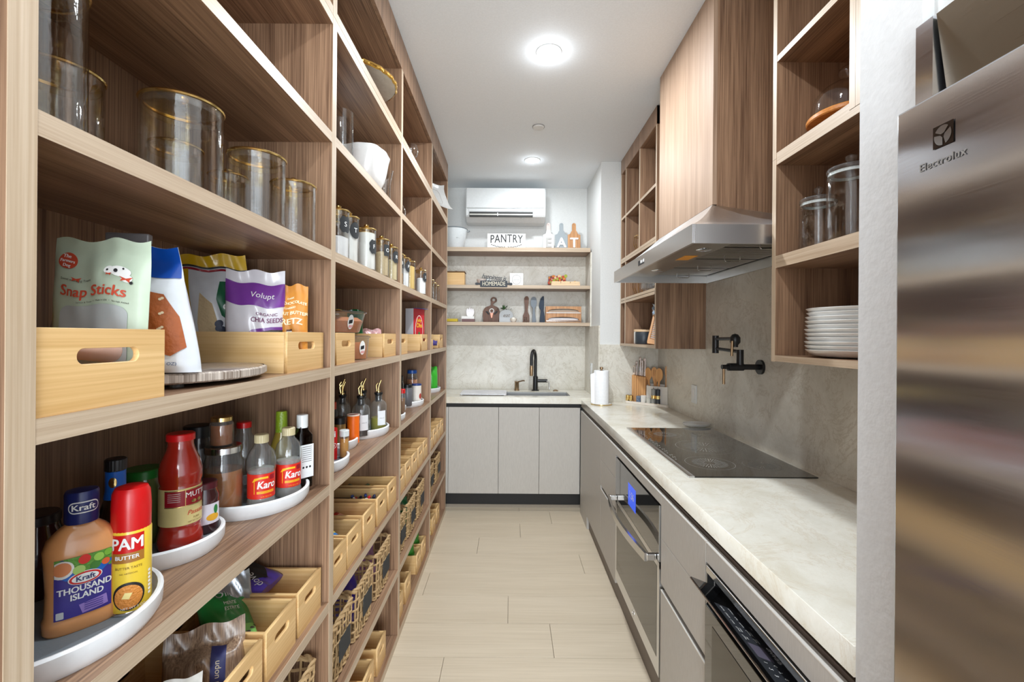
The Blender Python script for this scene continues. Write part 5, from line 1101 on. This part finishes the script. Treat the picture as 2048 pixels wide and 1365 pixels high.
for i in range(9):
    for j in range(9):
        x, y = -1+i/4, -1+j/4; g[i, j] = bm.verts.new((x*.115, -.022*((abs(x)**4+abs(y)**4)) + .004, .115+y*.115*(1-.06*(1-x*x))))
for i in range(8):
    for j in range(8): bm.faces.new((g[i, j], g[i+1, j], g[i+1, j+1], g[i, j+1]))
bmesh.ops.solidify(bm, geom=bm.faces[:], thickness=.005); obj('dish', bm, white_china, t, smooth=50)
obj('inner_ring', mapped(plate([rrect(.13, .13, .03, 6), rrect(.125, .125, .028, 6)], .001, front=None), lambda x, y, d: (x, -.001-d, .115+y), .0), flat('ring_shadow', (190, 186, 178), .4), t)

# ================================================================== decor on the back wall shelves (they face -y)
S1, S2, S3 = 2.345, 1.993, 1.647
b = thing('enamel_bucket', 'white enamel bucket with side handles at the left end of the top back shelf', 'bucket', (-.545, 4.28, S1))
obj('body', lathe([(0, 0), (.085, 0), (.09, .004), (.118, .185), (.122, .192), (.118, .195), (.086, .008), (0, .006)], 36, sx=1.05, sy=1), flat('enamel_white', (228, 234, 236), .25, coat=.5), b, smooth=50)
obj('rim', lathe([(.120, .188), (.125, .192), (.121, .197)], 36, sx=1.05), flat('enamel_grey_rim', (130, 140, 146), .3), b, smooth=50)
for s in (-1, 1): obj('handle', tube([(s*.125, -.02, .17), (s*.15, -.02, .18), (s*.15, .02, .18), (s*.125, .02, .17)], .003, 6), flat('enamel_grey_rim', (130, 140, 146), .3), b, smooth=60)
text('letters', 'SWEET', .03, tx_black, b, cylmap(.104, .10, .0), .0012, .07, 0, sx=.8)
def sign(name, label, cat, x0, x1, z, h, Y=4.30, mat=wp, t=.012, loops=None, tilt=-.05, group=None):
    r = thing(name, label, cat, ((x0+x1)/2, Y, z), 0, group); r.rotation_euler.x = tilt; w_ = x1-x0
    obj('board', plate(loops or [[(-w_/2, 0), (w_/2, 0), (w_/2, h), (-w_/2, h)]], t, .001), mat, r); return r
r = sign('pantry_sign', 'white PANTRY sign with black letters and leaf garland on the top back shelf', 'sign', -.222, .140, S1, .15, 4.24)
text('letters', 'PANTRY', .112, tx_black, r, lambda x, y, d: (x, -d, y*(1-.9*x*x)-.9*x*x*.3), .0006, 0, .100, sx=.70, spacing=1.08, bold=.010); text('script', 'open 24/7', .028, flat('grey_script', (150, 150, 152), .6), r, flatmap, .0006, .01, .050, shear=.35)
for s in (-1, 1):
    for k in range(8):
        x = s*(.02+.017*k); y = .020+.0016*(k-1)**2*.4; a = (.5 if k % 2 else -.5)
        P = [(x+s*(.010*cos(t_)*cos(a)-.0035*sin(t_)*sin(a)), y+.010*cos(t_)*sin(a)+.0035*sin(t_)*cos(a)) for t_ in [2*pi*q/10 for q in range(10)]]
        decal('leaf_print', P, tx_black, r, flatmap, .0006, 1)
def eat(ch, x, label, mat, hmat, lmat, w_=.105, h_=.165, Y=4.285):
    z0 = .155; out = [(-w_/2, 0), (w_/2, 0), (w_/2, z0)]+[(w_/2-.012-.018*sin(t_*pi/2), z0+.028*t_) for t_ in (.3, .6, 1)]+[(.018, z0+.045)]
    hd_ = [(.018, z0+.045)]+[(.018*cos(t_), z0+.10+.018*sin(t_)) for t_ in [pi*q/8 for q in range(9)]]+[(-.018, z0+.045)]
    out += [(-.018, z0+.045)]+[(-w_/2+.012+.018*sin(t_*pi/2), z0+.028*t_) for t_ in (1, .6, .3)]+[(-w_/2, z0)]
    r = thing('letter_board', label, 'sign', (x, Y, S1), 0, 'small cutting boards spelling EAT'); r.rotation_euler.x = -.10
    obj('board', plate([out], .012, .001), mat, r); obj('handle', plate([hd_, ell(.004, .004, 10, 0, z0+.10)], .012, .001), hmat, r)
    l_ = obj('letter', mapped(text_mesh(ch, .135, bold=.035, ext=.003, sx=.95), flatmap, .003, 0, .072), lmat, r); return r
e_ = eat('E', .365, 'white board with whitewashed letter E, left of the three EAT boards', flat('chalk_white', (236, 234, 230), .7), flat('whitewash', (206, 190, 184), .7), flat('letter_white', (178, 177, 174), .6), .10)
eat('A', .490, 'grey board with white letter A, middle of the three EAT boards', flat('board_grey', (150, 158, 162), .7), MATS['board_grey'], tx_white, .118); eat('T', .612, 'brown wood board with white letter T, right of the three EAT boards', board_wood, board_wood, tx_white, .120)
# middle shelf
b = thing('bread_box', 'small bamboo box with dark lidded top at the left end of the middle back shelf', 'box', (-.520, 4.27, S2)); obj('body', box(-.085, .085, -.06, .06, 0, .125, bev=.006), bamboo_x, b); obj('lid', box(-.09, .09, -.065, .065, .126, .136, bev=.003), flat('walnut_lid', (120, 92, 62), .5), b); obj('knob', lathe([(0, .136), (.008, .137), (.012, .145), (0, .149)], 14), flat('dark_knob', (40, 34, 30), .5), b, smooth=40)
b = thing('rolling_pin_sign', 'black rolling pin sign reading happiness is HOMEMADE at the shelf edge', 'sign', (-.155, 4.147, S2-.022))
pin = flat('slate_black', (64, 68, 74), .7)
obj('pin', mapped(plate([rrect(.252, .060, .006)], .0, front=None), flatmap, 0, 0, .030) if False else plate([[(x, y+.032) for x, y in rrect(.252, .058, .006)]], .010, .001), pin, b)
for s in (-1, 1): obj('pin_handle', plate([[(s*.1265, .024), (s*.142, .026), (s*.150, .021), (s*.168, .022), (s*.174, .032), (s*.168, .042), (s*.150, .043), (s*.142, .038), (s*.1265, .040)]], .010, .001), pin, b)
obj('letters', mapped(text_mesh('HOMEMADE', .056, bold=.012, sx=.70), flatmap, .0006, 0, .032), flat('sign_letter_cream', (214, 206, 186), .6), b)
obj('script', mapped(text_mesh('happiness is', .064, bold=.012, shear=.35, ext=.002, sx=.82, spacing=.92), lambda x, y, d: (x, .004-d, y), .0, .0, .092, rot=-.10), pin, b)
tag(obj('pink_bowl', lathe([(0, 0), (.02, 0), (.022, .006), (.045, .05), (.046, .062), (.043, .062), (.04, .05), (0, .010)], 28), flat('blush_china', (226, 210, 200), .35), loc=(-.275, 4.24, S2), smooth=50), 'small blush bowl behind the rolling pin sign', 'bowl')
tag(obj('white_block', box(-.024, .024, -.02, .02, 0, .07, bev=.002), wp, loc=(-.208, 4.23, S2)), 'small white block sign with script behind the rolling pin sign', 'block')
r = sign('wreath_tile', 'square white tile with a grey wreath ring, middle back shelf', 'sign', -.005, .122, S2, .128, 4.26)
obj('wreath', mapped(plate([ell(.044, .046, 32, 0, .066), ell(.041, .043, 32, 0, .066)], .0006, front=None), flatmap, .0006), MATS['grey_script'], r); text('script', 'gather', .024, flat('pale_script', (180, 180, 182), .6), r, flatmap, .0006, 0, .066, shear=.3)
b = thing('napkin_holder', 'autumn acorn and leaf printed holder on the middle back shelf', 'holder', (.452, 4.30, S2)); obj('back', box(-.09, .09, 0, .008, 0, .05), dark_wood, b)
rnd = random.Random(12)
obj('back', box(-.084, .084, .0085, .012, 0, .105), flat('plum_brown', (96, 50, 40), .6), b)
for k in range(28):
    c = [(176, 60, 30), (206, 122, 44), (150, 30, 40), (150, 160, 50), (110, 50, 34), (214, 182, 140)][k % 6]; x, y = -.074+.0055*k+rnd.uniform(-.004, .004), .042+.068*((k*37) % 10)/10
    obj('leaf', plate([ell(.013+.006*rnd.random(), .011+.006*rnd.random(), 12, x, y)], .004), flat('leaf_%d_%d_%d' % c, c, .6), b, loc=(0, -.0045-.0011*k, 0))
text('letters', 'give thanks', .024, wp, b, flatmap, .040, 0, .045, bold=.02)
b = thing('tealight_tray', 'pale bamboo tray with three small lidded compartments on the middle back shelf', 'tray', (.518, 4.20, S2)); obj('tray', box(-.135, .135, -.035, .035, 0, .022, bev=.003), flat('pale_birch', (226, 196, 156), .5), b)
for k in range(3): l_ = obj('lid', box(-.133+.0895*k, -.046+.0895*k, -.033, .033, .0225, .040, bev=.003), flat('pale_birch', (226, 196, 156), .5), b); obj('knob', lathe([(0, .0405), (.006, .041), (.009, .047), (0, .051)], 12, -.0895+.0895*k, 0), gold, l_, smooth=40)
# lowest shelf
b = thing('butter_dish', 'clear glass dish holding a yellow sponge at the left end of the lowest back shelf', 'dish', (-.54, 4.22, S3)); obj('glass', box(-.065, .065, -.04, .04, .001, .085), clear, b); obj('sponge', box(-.055, .045, -.03, .03, .003, .030, bev=.003), flat('sponge_yellow', (226, 196, 60), .8), b)
b = thing('block_stack', 'small stack of patterned blocks on the lowest back shelf', 'blocks', (-.397, 4.23, S3)); obj('block', box(-.060, .060, -.025, .025, 0, .030), flat('plum_block', (120, 90, 90), .6, bump=1, bs=60), b); obj('block', box(-.062, .056, -.025, .025, .0305, .056), wp, b)
tag(obj('heart_ornament', plate([soft([(-.028, .01), (-.01, 0), (.02, .0), (.034, .02), (.036, .045), (.028, .07), (.018, .055), (.014, .075), (.004, .06), (-.004, .082), (-.012, .062), (-.026, .07), (-.034, .045)])], .014, .003), flat('ornament_white', (240, 236, 238), .4), loc=(-.382, 4.23, S3+.0565)), 'white leaf-shaped ornament on top of the small block stack', 'ornament')
def outline_board(name, label, cat, loops, mat, X, Y, z, t=.014, tilt=-.08, group=None): r = thing(name, label, cat, (X, Y, z), 0, group); r.rotation_euler.x = tilt; obj('board', plate(loops, t, .0015), mat, r); return r
o_ = [(-.060, 0), (.060, 0), (.078, .04), (.080, .11), (.060, .15), (.022, .165), (.016, .185), (.034, .20)]+[(.022+.030*cos(t_), .222+.028*sin(t_)) for t_ in [-.5+pi*1.3*q/12 for q in range(13)]]+[(-.004, .185), (-.012, .165), (-.055, .15), (-.080, .11), (-.078, .04)]
o_ = [(x-.004, y) for x, y in o_]
r = outline_board('serving_board', 'dark wooden serving board with ring handle and whisk decoration, lowest back shelf', 'board', [soft(o_, 3), ell(.017, .017, 16, .018, .224)], dark_wood, -.180, 4.33, S3)
obj('white_ring', mapped(plate([ell(.024, .024), ell(.016, .016)], .004, front=None), flatmap, .004, .0, .115), wp, r); obj('scoop', mapped(plate([[(-.016, .10), (.016, .10), (.004, .045), (-.004, .045)]], .004, front=None), flatmap, .004), flat('rose_gold', (196, 130, 110), .3, .8), r)
for s in (-1, 1):
    for k in range(3): decal('black_leaf', ell(.012, .006, 10, s*(.03+.009*k), .085+.010*k), tx_black, r, flatmap, .004, 1)
r = outline_board('eat_board', 'pale grey round-topped board with script eat, lowest back shelf', 'board', [[(-.065, 0), (.065, 0)]+[(.065*cos(t_), .07+.052*sin(t_)) for t_ in [pi*q/14 for q in range(15)]]], flat('dove_grey', (190, 194, 196), .6), -.038, 4.26, S3); text('script', 'eat', .052, flat('script_brown', (110, 92, 78), .6), r, flatmap, .001, 0, .068, shear=.3)
t = thing('small_plant', 'little green leafy plant in a pot behind the eat board', 'plant', (-.060, 4.31, S3)); obj('pot', lathe([(0, 0), (.028, 0), (.034, .11), (.031, .112), (0, .10)], 18), wp, t, smooth=40)
rnd = random.Random(2); bm = BM()
for k in range(110):
    a = rnd.uniform(0, 6.28); e = rnd.uniform(.1, 1.5); L_ = rnd.uniform(.03, .065); c = Vector((cos(a)*cos(e)*1.5, sin(a)*cos(e)*.6, sin(e)*.75))*L_+Vector((0, 0, .115)); d_ = c-Vector((0, 0, .115)); d_.normalize(); s_ = d_.cross(Vector((0, 0, 1))).normalized()*.006
    v = [bm.verts.new(p) for p in (c-d_*.012, c+s_, c+d_*.012, c-s_)]; bm.faces.new(v)
o = obj('foliage', bm, flat('plant_green', (70, 104, 60), .6), t); o['kind'] = 'stuff'
t = thing('rose_bowl', 'small white ceramic rose cup at the right of the eat board', 'bowl', (.030, 4.20, S3)); obj('cup', lathe([(0, 0), (.018, 0), (.030, .018), (.032, .034), (.028, .034), (0, .012)], 24, shape=lambda a, z: 1+.05*sin(6*a)), flat('ivory_china', (236, 230, 218), .3), t, smooth=40); obj('petals', lathe([(0, .02), (.022, .026), (.024, .040), (.014, .036), (.012, .046), (0, .040)], 24, shape=lambda a, z: 1+.14*sin(5*a)), flat('ivory_china', (236, 230, 218), .3), t, smooth=40)
# oversized fork, spoon, knife
gU = 'oversized wooden cutlery leaning on the lowest back shelf'
H_ = .258
fork = [(-.030, .0), (-.022, .0), (-.020, .055), (-.013, .055), (-.012, .0), (-.004, .0), (-.003, .055), (.004, .055), (.005, .0), (.013, .0), (.014, .055), (.020, .055), (.022, .0), (.030, .0), (.030, .07), (.016, .105), (.014, .13), (.022, .20), (.024, .24), (.014, H_), (-.004, H_), (-.018, .24), (-.016, .2), (-.008, .13), (-.014, .105), (-.030, .07)]
outline_board('wooden_fork', 'oversized brown wooden fork standing tines down', 'cutlery', [fork], dark_wood, .155, 4.30, S3, .012, -.1, gU)
sp_ = [(-.014, 0), (.018, 0), (.020, .03), (.010, .13), (.024, .17), (.028, .20), (.022, .24), (.0, H_-.004), (-.022, .24), (-.030, .2), (-.024, .165), (-.008, .13)]
outline_board('wooden_spoon', 'oversized grey-blue wooden spoon beside the fork', 'cutlery', [soft(sp_)], flat('spoon_grey', (140, 150, 160), .6), .228, 4.30, S3, .012, -.1, gU)
kn = [(-.018, 0), (.022, 0), (.022, .08), (.016, .12), (.018, .15), (.018, .25), (.006, H_), (-.012, .235), (-.024, .19), (-.026, .15), (-.010, .12), (-.018, .06)]
outline_board('wooden_knife', 'oversized navy wooden knife, right of the spoon', 'cutlery', [soft(kn)], flat('knife_navy', (44, 60, 80), .6), .308, 4.30, S3, .012, -.1, gU)
gW = 'stacked bamboo wrap dispensers'
for k, l_ in enumerate(('lower bamboo wrap dispenser with a white roll, lowest back shelf', 'upper bamboo wrap dispenser with a clear roll, stacked on the other')):
    r = thing('wrap_dispenser', l_, 'dispenser', (.504, 4.21, S3+.0005+.0775*k), 0, gW); w_ = .335; h_ = .076
    slot = [(-.145, .022), (.145, .022), (.145, .034)]+[(.145*cos(t_), .034+.022*sin(t_)) for t_ in [pi*q/14 for q in range(1, 14)]]+[(-.145, .034)]
    obj('front_board', plate([[(-w_/2, 0), (w_/2, 0), (w_/2, h_), (-w_/2, h_)], slot], .008, .001), board_wood, r)
    obj('case', bx(bx(bx(bx(BM(), -w_/2, w_/2, .008, .075, 0, .006), -w_/2, w_/2, .008, .075, h_-.006, h_), -w_/2, -w_/2+.008, .008, .075, .006, h_-.006), w_/2-.008, w_/2, .008, .075, .006, h_-.006), board_wood, r)
    obj('roll', tube([(-.14, .036, .030), (.14, .036, .030)], .021, 18), flat('roll_white', (236, 234, 236), .4) if k == 0 else flat('roll_kraft', (190, 170, 150), .35, bump=.6), r, smooth=50); obj('cutter_bar', box(-w_/2+.006, w_/2-.006, -.003, -.0005, .012, .019), chrome if k == 0 else white_gloss, r)

# ================================================================== on the long worktop
CT = .969
t = thing('paper_towel_holder', 'paper towel roll on a gold-footed upright holder in the worktop corner', 'paper towel', (.742, 3.60, CT))
obj('base', lathe([(0, 0), (.082, 0), (.084, .004), (.082, .010), (.070, .012), (0, .012)], 36), flat('marble_base', (226, 222, 214), .3), t, smooth=40); obj('base_ring', lathe([(.0842, .002), (.0858, .006), (.0842, .010)], 36), gold, t, smooth=50)
obj('roll', lathe([(.019, .0125), (.060, .0125), (.0605, .27), (.058, .275), (.019, .275)], 40, shape=lambda a, z: 1+.008*sin(3*a)), flat('paper_towel', (240, 241, 243), .85, bump=.5, bs=60), t, smooth=40)
obj('loose_sheet', lathe([(.0615, .016), (.062, .27)], 40) if False else plate([[(-.085, .015), (-.055, .012), (-.05, .262), (-.092, .245)]], .0015), MATS['paper_towel'], t, loc=(.0, -.012, 0), rz=.05)
obj('rod', lathe([(.008, .012), (.008, .285), (.014, .288), (.014, .302), (0, .305)], 16), brass, t, smooth=40)
# organiser
OX, OY, OR = .955, 3.695, -.7470
og = thing('utensil_tray', 'long white ceramic tray angled across the worktop corner', 'tray', (OX, OY, CT), OR); L_ = .365
ceram = flat('cream_ceramic', (226, 216, 204), .35, coat=.3)
obj('tray', plate([[(x+L_/2, y+.055) for x, y in rrect(L_, .115, .02)]], .010, .002, front='XY'), ceram, og)
bm = BM(); o1 = [(x+L_/2, y+.055) for x, y in rrect(L_, .115, .02)]; o2 = [(x+L_/2, y+.055) for x, y in rrect(L_-.012, .103, .016)]
q = [[bm.verts.new((x, y, z)) for x, y in o] for o, z in ((o1, .010), (o1, .021), (o2, .021), (o2, .010))]
for A_, B_ in zip(q, q[1:]):
    for k in range(len(A_)): j = (k+1) % len(A_); bm.faces.new((A_[k], A_[j], B_[j], B_[k]))
obj('lip', bm, ceram, og)
def onog(x, y, z=0): return (OX+x*cos(OR)-y*sin(OR), OY+x*sin(OR)+y*cos(OR), CT+z)
kb = thing('knife_block', 'pale wood knife block of upright slats on the white tray', 'knife block', onog(.040, .045, .0105), OR)
for k in range(6): obj('slat', box(.001+k*.0205, .020+k*.0205, 0, .05, 0, .222-.002*k, bev=.002), beech, kb)
hnd = flat('knife_handle', (206, 190, 182), .3, .3)
for k, (x, h_, l_) in enumerate(((.010, .075, 'small cream-handled knife at the left of the block'), (.032, .115, 'second knife standing in the block'), (.062, .150, 'tall metallic-handled knife in the middle of the block'), (.078, .130, 'knife tucked behind the tallest one'), (.102, .150, 'rightmost metallic-handled knife in the block'))):
    kk = thing('kitchen_knife', l_, 'knife', onog(.040+x, .070, .2335-.002*k), OR, 'knives in the wood block'); obj('handle', box(-.009, .009, -.008, .008, 0, h_, bev=.004), hnd if k else flat('ivory_handle', (232, 214, 196), .35), kk); obj('rivet', box(-.0055, .0055, -.0088, -.0081, h_*.25, h_*.85, bev=.0002), chrome, kk)
cr = thing('utensil_box', 'square white ceramic utensil box at the right of the tray', 'utensil holder', onog(.175, .035, .0105), OR); w_ = .175
bm = BM(); bx(bm, 0, w_, 0, .006, 0, .145); bx(bm, 0, w_, .064, .07, 0, .158); bx(bm, 0, .006, .006, .064, 0, .15); bx(bm, w_-.006, w_, .006, .064, 0, .15); bx(bm, .006, w_-.006, .006, .064, 0, .006)
obj('box', bm, flat('stone_ceramic', (222, 216, 208), .45), cr)
obj('acrylic_back', box(.0, w_, .0705, .0735, 0, .30), clear, cr)
gS = 'wooden utensils in the ceramic box'
def uten(x, y, L1, wd, hh, label, slots=0, rz=0, tl=0):
    o = thing('wooden_utensil', label, 'utensil', onog(.175+x, .035+y, .018), OR+rz, gS); o.rotation_euler.y = tl
    out = [(-.006, 0), (.006, 0), (.007, L1)]+[(wd/2*sin(t_)*1.0 if True else 0, L1+.012+hh/2-hh/2*cos(t_)) for t_ in [pi*q/10 for q in range(1, 10)]]+[(0, L1+.012+hh)]+[(-wd/2*sin(t_), L1+.012+hh/2+hh/2*cos(t_)) for t_ in [pi*q/10 for q in range(1, 10)]]+[(-.007, L1)]
    lp = [out]+[rrect(.004, hh*.5, .0018, 2, (s-(slots-1)/2)*.011, L1+.012+hh*.52) for s in range(slots)]
    obj('paddle', plate(lp, .007, .0012), beech, o); return o
uten(.018, .030, .17, .055, .100, 'broad wooden spatula at the left of the ceramic box', 0, 0, -.08); uten(.055, .040, .18, .050, .095, 'slotted wooden turner behind the round spoon', 2, .2, -.03); uten(.090, .022, .165, .060, .105, 'round wooden spoon in front of the other utensils', 0, 0, .02)
uten(.075, .048, .15, .045, .08, 'shorter wooden spoon between the spatula and the round spoon', 0, 0, -.12); uten(.152, .035, .20, .022, .09, 'narrow wooden stick at the right edge of the ceramic box', 0, .6, 0)
for k, x in enumerate((.012, .042)):
    tag(obj('gold_cup', lathe([(0, 0), (.0155, 0), (.0165, .002), (.0165, .055), (.015, .056), (.0145, .004), (0, .004)], 24), gold, loc=onog(x+.006, .020, .0105), smooth=40), ['left gold cup at the tray front', 'right gold cup at the tray front'][k], 'cup', 'pair of gold cups on the white tray')
tag(obj('marble_cube', box(-.018, .018, -.017, .017, 0, .058, bev=.003), stone('blue_marble', (86, 104, 128), (220, 222, 226), (60, 76, 100), .3, 7), loc=onog(.118, .022, .0105), rz=OR), 'blue veined marble block on the tray front', 'block')
tag(obj('marble_cup', lathe([(0, 0), (.020, 0), (.022, .003), (.022, .062), (.019, .065), (0, .066)], 24), flat('marble_white', (232, 228, 222), .3), loc=onog(.158, .020, .0105), smooth=40), 'round white marble jar on the tray front', 'jar')
tag(obj('marble_cup', lathe([(0, 0), (.018, 0), (.019, .003), (.019, .05), (0, .052)], 24), stone('grey_marble', (206, 204, 196), (150, 146, 130), (190, 186, 174), .3, 7), loc=onog(.202, .020, .0105), smooth=40), 'short grey marble jar between the white jar and the grinders', 'jar')
for k, (x, c_) in enumerate(((.243, (150, 150, 146)), (.280, (44, 48, 56)))):
    g_ = thing('pepper_grinder', ['grey and gold grinder at the left of the pair', 'black and gold grinder at the right of the pair'][k], 'grinder', onog(x, .018, .0105), OR, 'marble grinders on the white tray'); m1 = flat('grinder_%d' % k, c_, .4)
    obj('body', lathe([(0, .012), (.0175, .012), (.0175, .048), (0, .048)], 22), m1, g_, smooth=40); obj('top', lathe([(0, .075), (.0175, .075), (.018, .12), (.016, .125), (0, .126)], 22), m1, g_, smooth=40)
    obj('base_ring', lathe([(0, 0), (.018, 0), (.018, .0118), (0, .0118)], 22), gold, g_, smooth=40); obj('collar', lathe([(0, .0485), (.0178, .0485), (.0178, .0745), (0, .0745)], 22), gold, g_, smooth=40); obj('finial', lathe([(0, .126), (.003, .127), (.004, .136), (0, .139)], 12), chrome, g_, smooth=40)
t = thing('spoon_rest', 'oval white ceramic spoon rest behind the cooktop', 'dish', (1.150, 2.735, CT)); obj('dish', lathe([(0, .004), (.05, 0), (.078, .010), (.086, .022), (.082, .024), (.07, .014), (0, .010)], 40, sx=1, sy=.62), flat('spoon_rest_grey', (210, 208, 204), .3, coat=.4), t, smooth=50)

# ================================================================== right wall unit contents
def glassjar(label, X, Y, z, r, h, group):
    j = thing('glass_jar', label, 'jar', (X, Y, z+.001), 0, group); hb = h-.055
    obj('body', lathe([(0, .0), (r*.9, 0), (r, .01), (r, hb-.02), (r*.93, hb-.006), (r*.93, hb), (r*.89, hb), (r*.89, hb-.01), (r*.955, hb-.026), (r*.955, .014), (0, .010)], 40), clear, j, smooth=50)
    l_ = obj('lid', lathe([(r*.86, hb-.006), (r*.98, hb+.001), (r*1.0, hb+.008), (r*.96, hb+.014), (r*.6, hb+.020), (r*.12, hb+.024), (r*.12, hb+.030), (r*.24, hb+.040), (r*.24, hb+.048), (r*.1, hb+.055), (0, hb+.055)], 40), clear_thick, j, smooth=50)
    obj('lid_seal', lathe([(r*.84, hb-.008), (r*.93, hb-.008), (r*.93, hb+.0005), (r*.84, hb+.0005)], 36), flat('clear_seal', (214, 222, 222), .3), l_, smooth=50)
    return j
gJ = 'large glass storage jars with glass lids'
glassjar('smaller lidded glass jar left on the right wall unit', 1.030, 1.490, 1.804, .056, .222, gJ)
glassjar('larger lidded glass jar partly behind the white pier', 1.020, 1.335, 1.804, .062, .268, gJ)
for k in range(11):
    lab = ['bottom', 'second', 'third', 'fourth', 'fifth', 'sixth', 'seventh', 'eighth', 'ninth', 'tenth', 'top'][k]
    r_ = .139-(.003 if k > 7 else 0)+.0015*((k*7) % 3)
    pl = obj('plate', lathe([(0, .002), (r_*.6, .0), (r_*.64, .002), (r_*.86, .006), (r_*.97, .019), (r_, .0235), (r_*.985, .0245), (r_*.955, .021), (r_*.84, .009), (0, .006)], 64), white_china, loc=(1.062, 1.352, 1.4595+.0128*k), smooth=50)
    tag(pl, lab+' white plate in the stack of eleven on the right wall unit', 'plate', 'stacked white dinner plates')
t = thing('cake_dome', 'glass cake dome with ball knob on a round wooden stand, upper right unit', 'cake dome', (1.078, 1.430, 2.1635)); t.scale = (.94, .94, .94)
obj('stand', lathe([(0, .060), (.115, .060), (.118, .064), (.118, .074), (.115, .078), (0, .078)], 48), grain('acacia', (196, 120, 50), (224, 152, 80), 0, .35, fine=140, broad=30, coords='obj'), t, smooth=30); obj('pedestal', lathe([(0, 0), (.05, 0), (.048, .008), (.026, .02), (.024, .045), (.04, .0598), (0, .0598)], 28), MATS['acacia'], t, smooth=40)
obj('dome', lathe([(.104, .079), (.106, .080)]+[(.105*cos(t_)**.8, .10+.092*sin(t_)) for t_ in [pi/2*q/14 for q in range(1, 14)]]+[(.012, .196), (.010, .202), (.020, .210), (.026, .222), (.024, .235), (.014, .245), (0, .248)], 56), clear, t, smooth=60)
# beyond the hood
BZ = 1.465
def lidjar(label, X, Y, r, h, c, gm=None):
    j = thing('wood_lid_canister', label, 'canister', (X, Y, BZ+.001), 0, 'canisters with pale wood lids'); obj('body', lathe([(0, 0), (r*.96, 0), (r, .005), (r, h*.8), (r*.95, h*.86), (0, h*.86)], 28), gm or flat('jar_%d' % c[0], c, .4), j, smooth=40); obj('lid', lathe([(0, h*.865), (r*1.02, h*.865), (r*1.02, h*.98), (r*.97, h), (0, h)], 28), flat('pale_lid_wood', (222, 190, 152), .5), j, smooth=40); return j
lidjar('white canister with pale wood lid beyond the hood', 1.01, 3.46, .045, .11, (222, 220, 214)); lidjar('charcoal canister with pale wood lid beyond the hood', .995, 3.31, .062, .105, (56, 62, 68))
t = thing('lattice_frame', 'wooden framed lattice easel leaning in the lowest cubby beyond the hood', 'frame', (.985, 3.06, BZ+.012), -.55); t.rotation_euler.x = -.30; t.rotation_euler.y = .14; t.scale = (.86, .86, .86)
obj('frame', plate([rrect(.18, .235, .004, 2, .04, .1175), rrect(.15, .19, .003, 2, .04, .125)], .014, .001), beech, t)
for k in range(11): obj('slat', box(-.033, .113, .003, .008, .036+.0165*k, .042+.0165*k), beech, t)
obj('backing', box(-.033, .113, .010, .013, .031, .219), flat('white_mesh', (214, 214, 216), .6), t); obj('foot', box(-.045, .125, -.008, .03, -.011, -.0005), beech, t)
pouch('clear_bag', 'crumpled clear bag above the wooden frame beyond the hood', 'bag', (1.03, 3.03, BZ+.205), radians(-60), .15, .08, .06, flat('blue_film', (150, 170, 190), .15, coat=1), crumple=.014, seed=61)
PZ = 1.8345
t = thing('crystal_bowl', 'cut crystal bowl lying behind the lower edge of the range hood', 'bowl', (1.035, 2.99, PZ+.001)); obj('glass', lathe([(0, .0), (.05, 0), (.075, .03), (.09, .09), (.092, .125), (.088, .125), (.07, .03), (0, .008)], 48, shape=lambda a, z: 1+.03*sin(24*a+z*90)), clear_thick, t, smooth=20)
t = thing('crystal_decanter', 'round textured crystal vase beside the cut crystal bowl', 'vase', (1.01, 3.20, PZ+.001)); obj('glass', lathe([(0, .0), (.04, 0), (.065, .03), (.07, .07), (.05, .11), (.05, .125), (.046, .125), (.06, .07), (.055, .03), (0, .008)], 40, shape=lambda a, z: 1+.03*sin(16*a+z*120)), clear_thick, t, smooth=20)
wire = gold
for X, Y, z, l_ in ((1.0, 3.40, 2.1635, 'gold wire egg-shaped basket in the upper cubby beyond the hood'), (1.0, 3.42, PZ, 'gold wire basket behind the range hood rim')):
    t = thing('wire_basket', l_, 'basket', (X, Y, z+.003), 0, 'gold wire baskets'); bm = BM()
    for k in range(12): a = 2*pi*k/12; tube([(.035*cos(a), .035*sin(a), 0), (.06*cos(a), .06*sin(a), .06), (.055*cos(a), .055*sin(a), .12)], .0015, 5, bm)
    obj('wires', bm, wire, t, smooth=60); obj('rim', tube([(.055*cos(a), .055*sin(a), .12) for a in [2*pi*k/24 for k in range(24)]], .0022, 6, closed=True), wire, t, smooth=60); obj('base_ring', tube([(.035*cos(a), .035*sin(a), 0) for a in [2*pi*k/20 for k in range(20)]], .002, 6, closed=True), wire, t, smooth=60); obj('handle', tube([(0, .055*cos(a), .12+.06*sin(a)) for a in [pi*k/12 for k in range(13)]], .002, 6), wire, t, smooth=60)
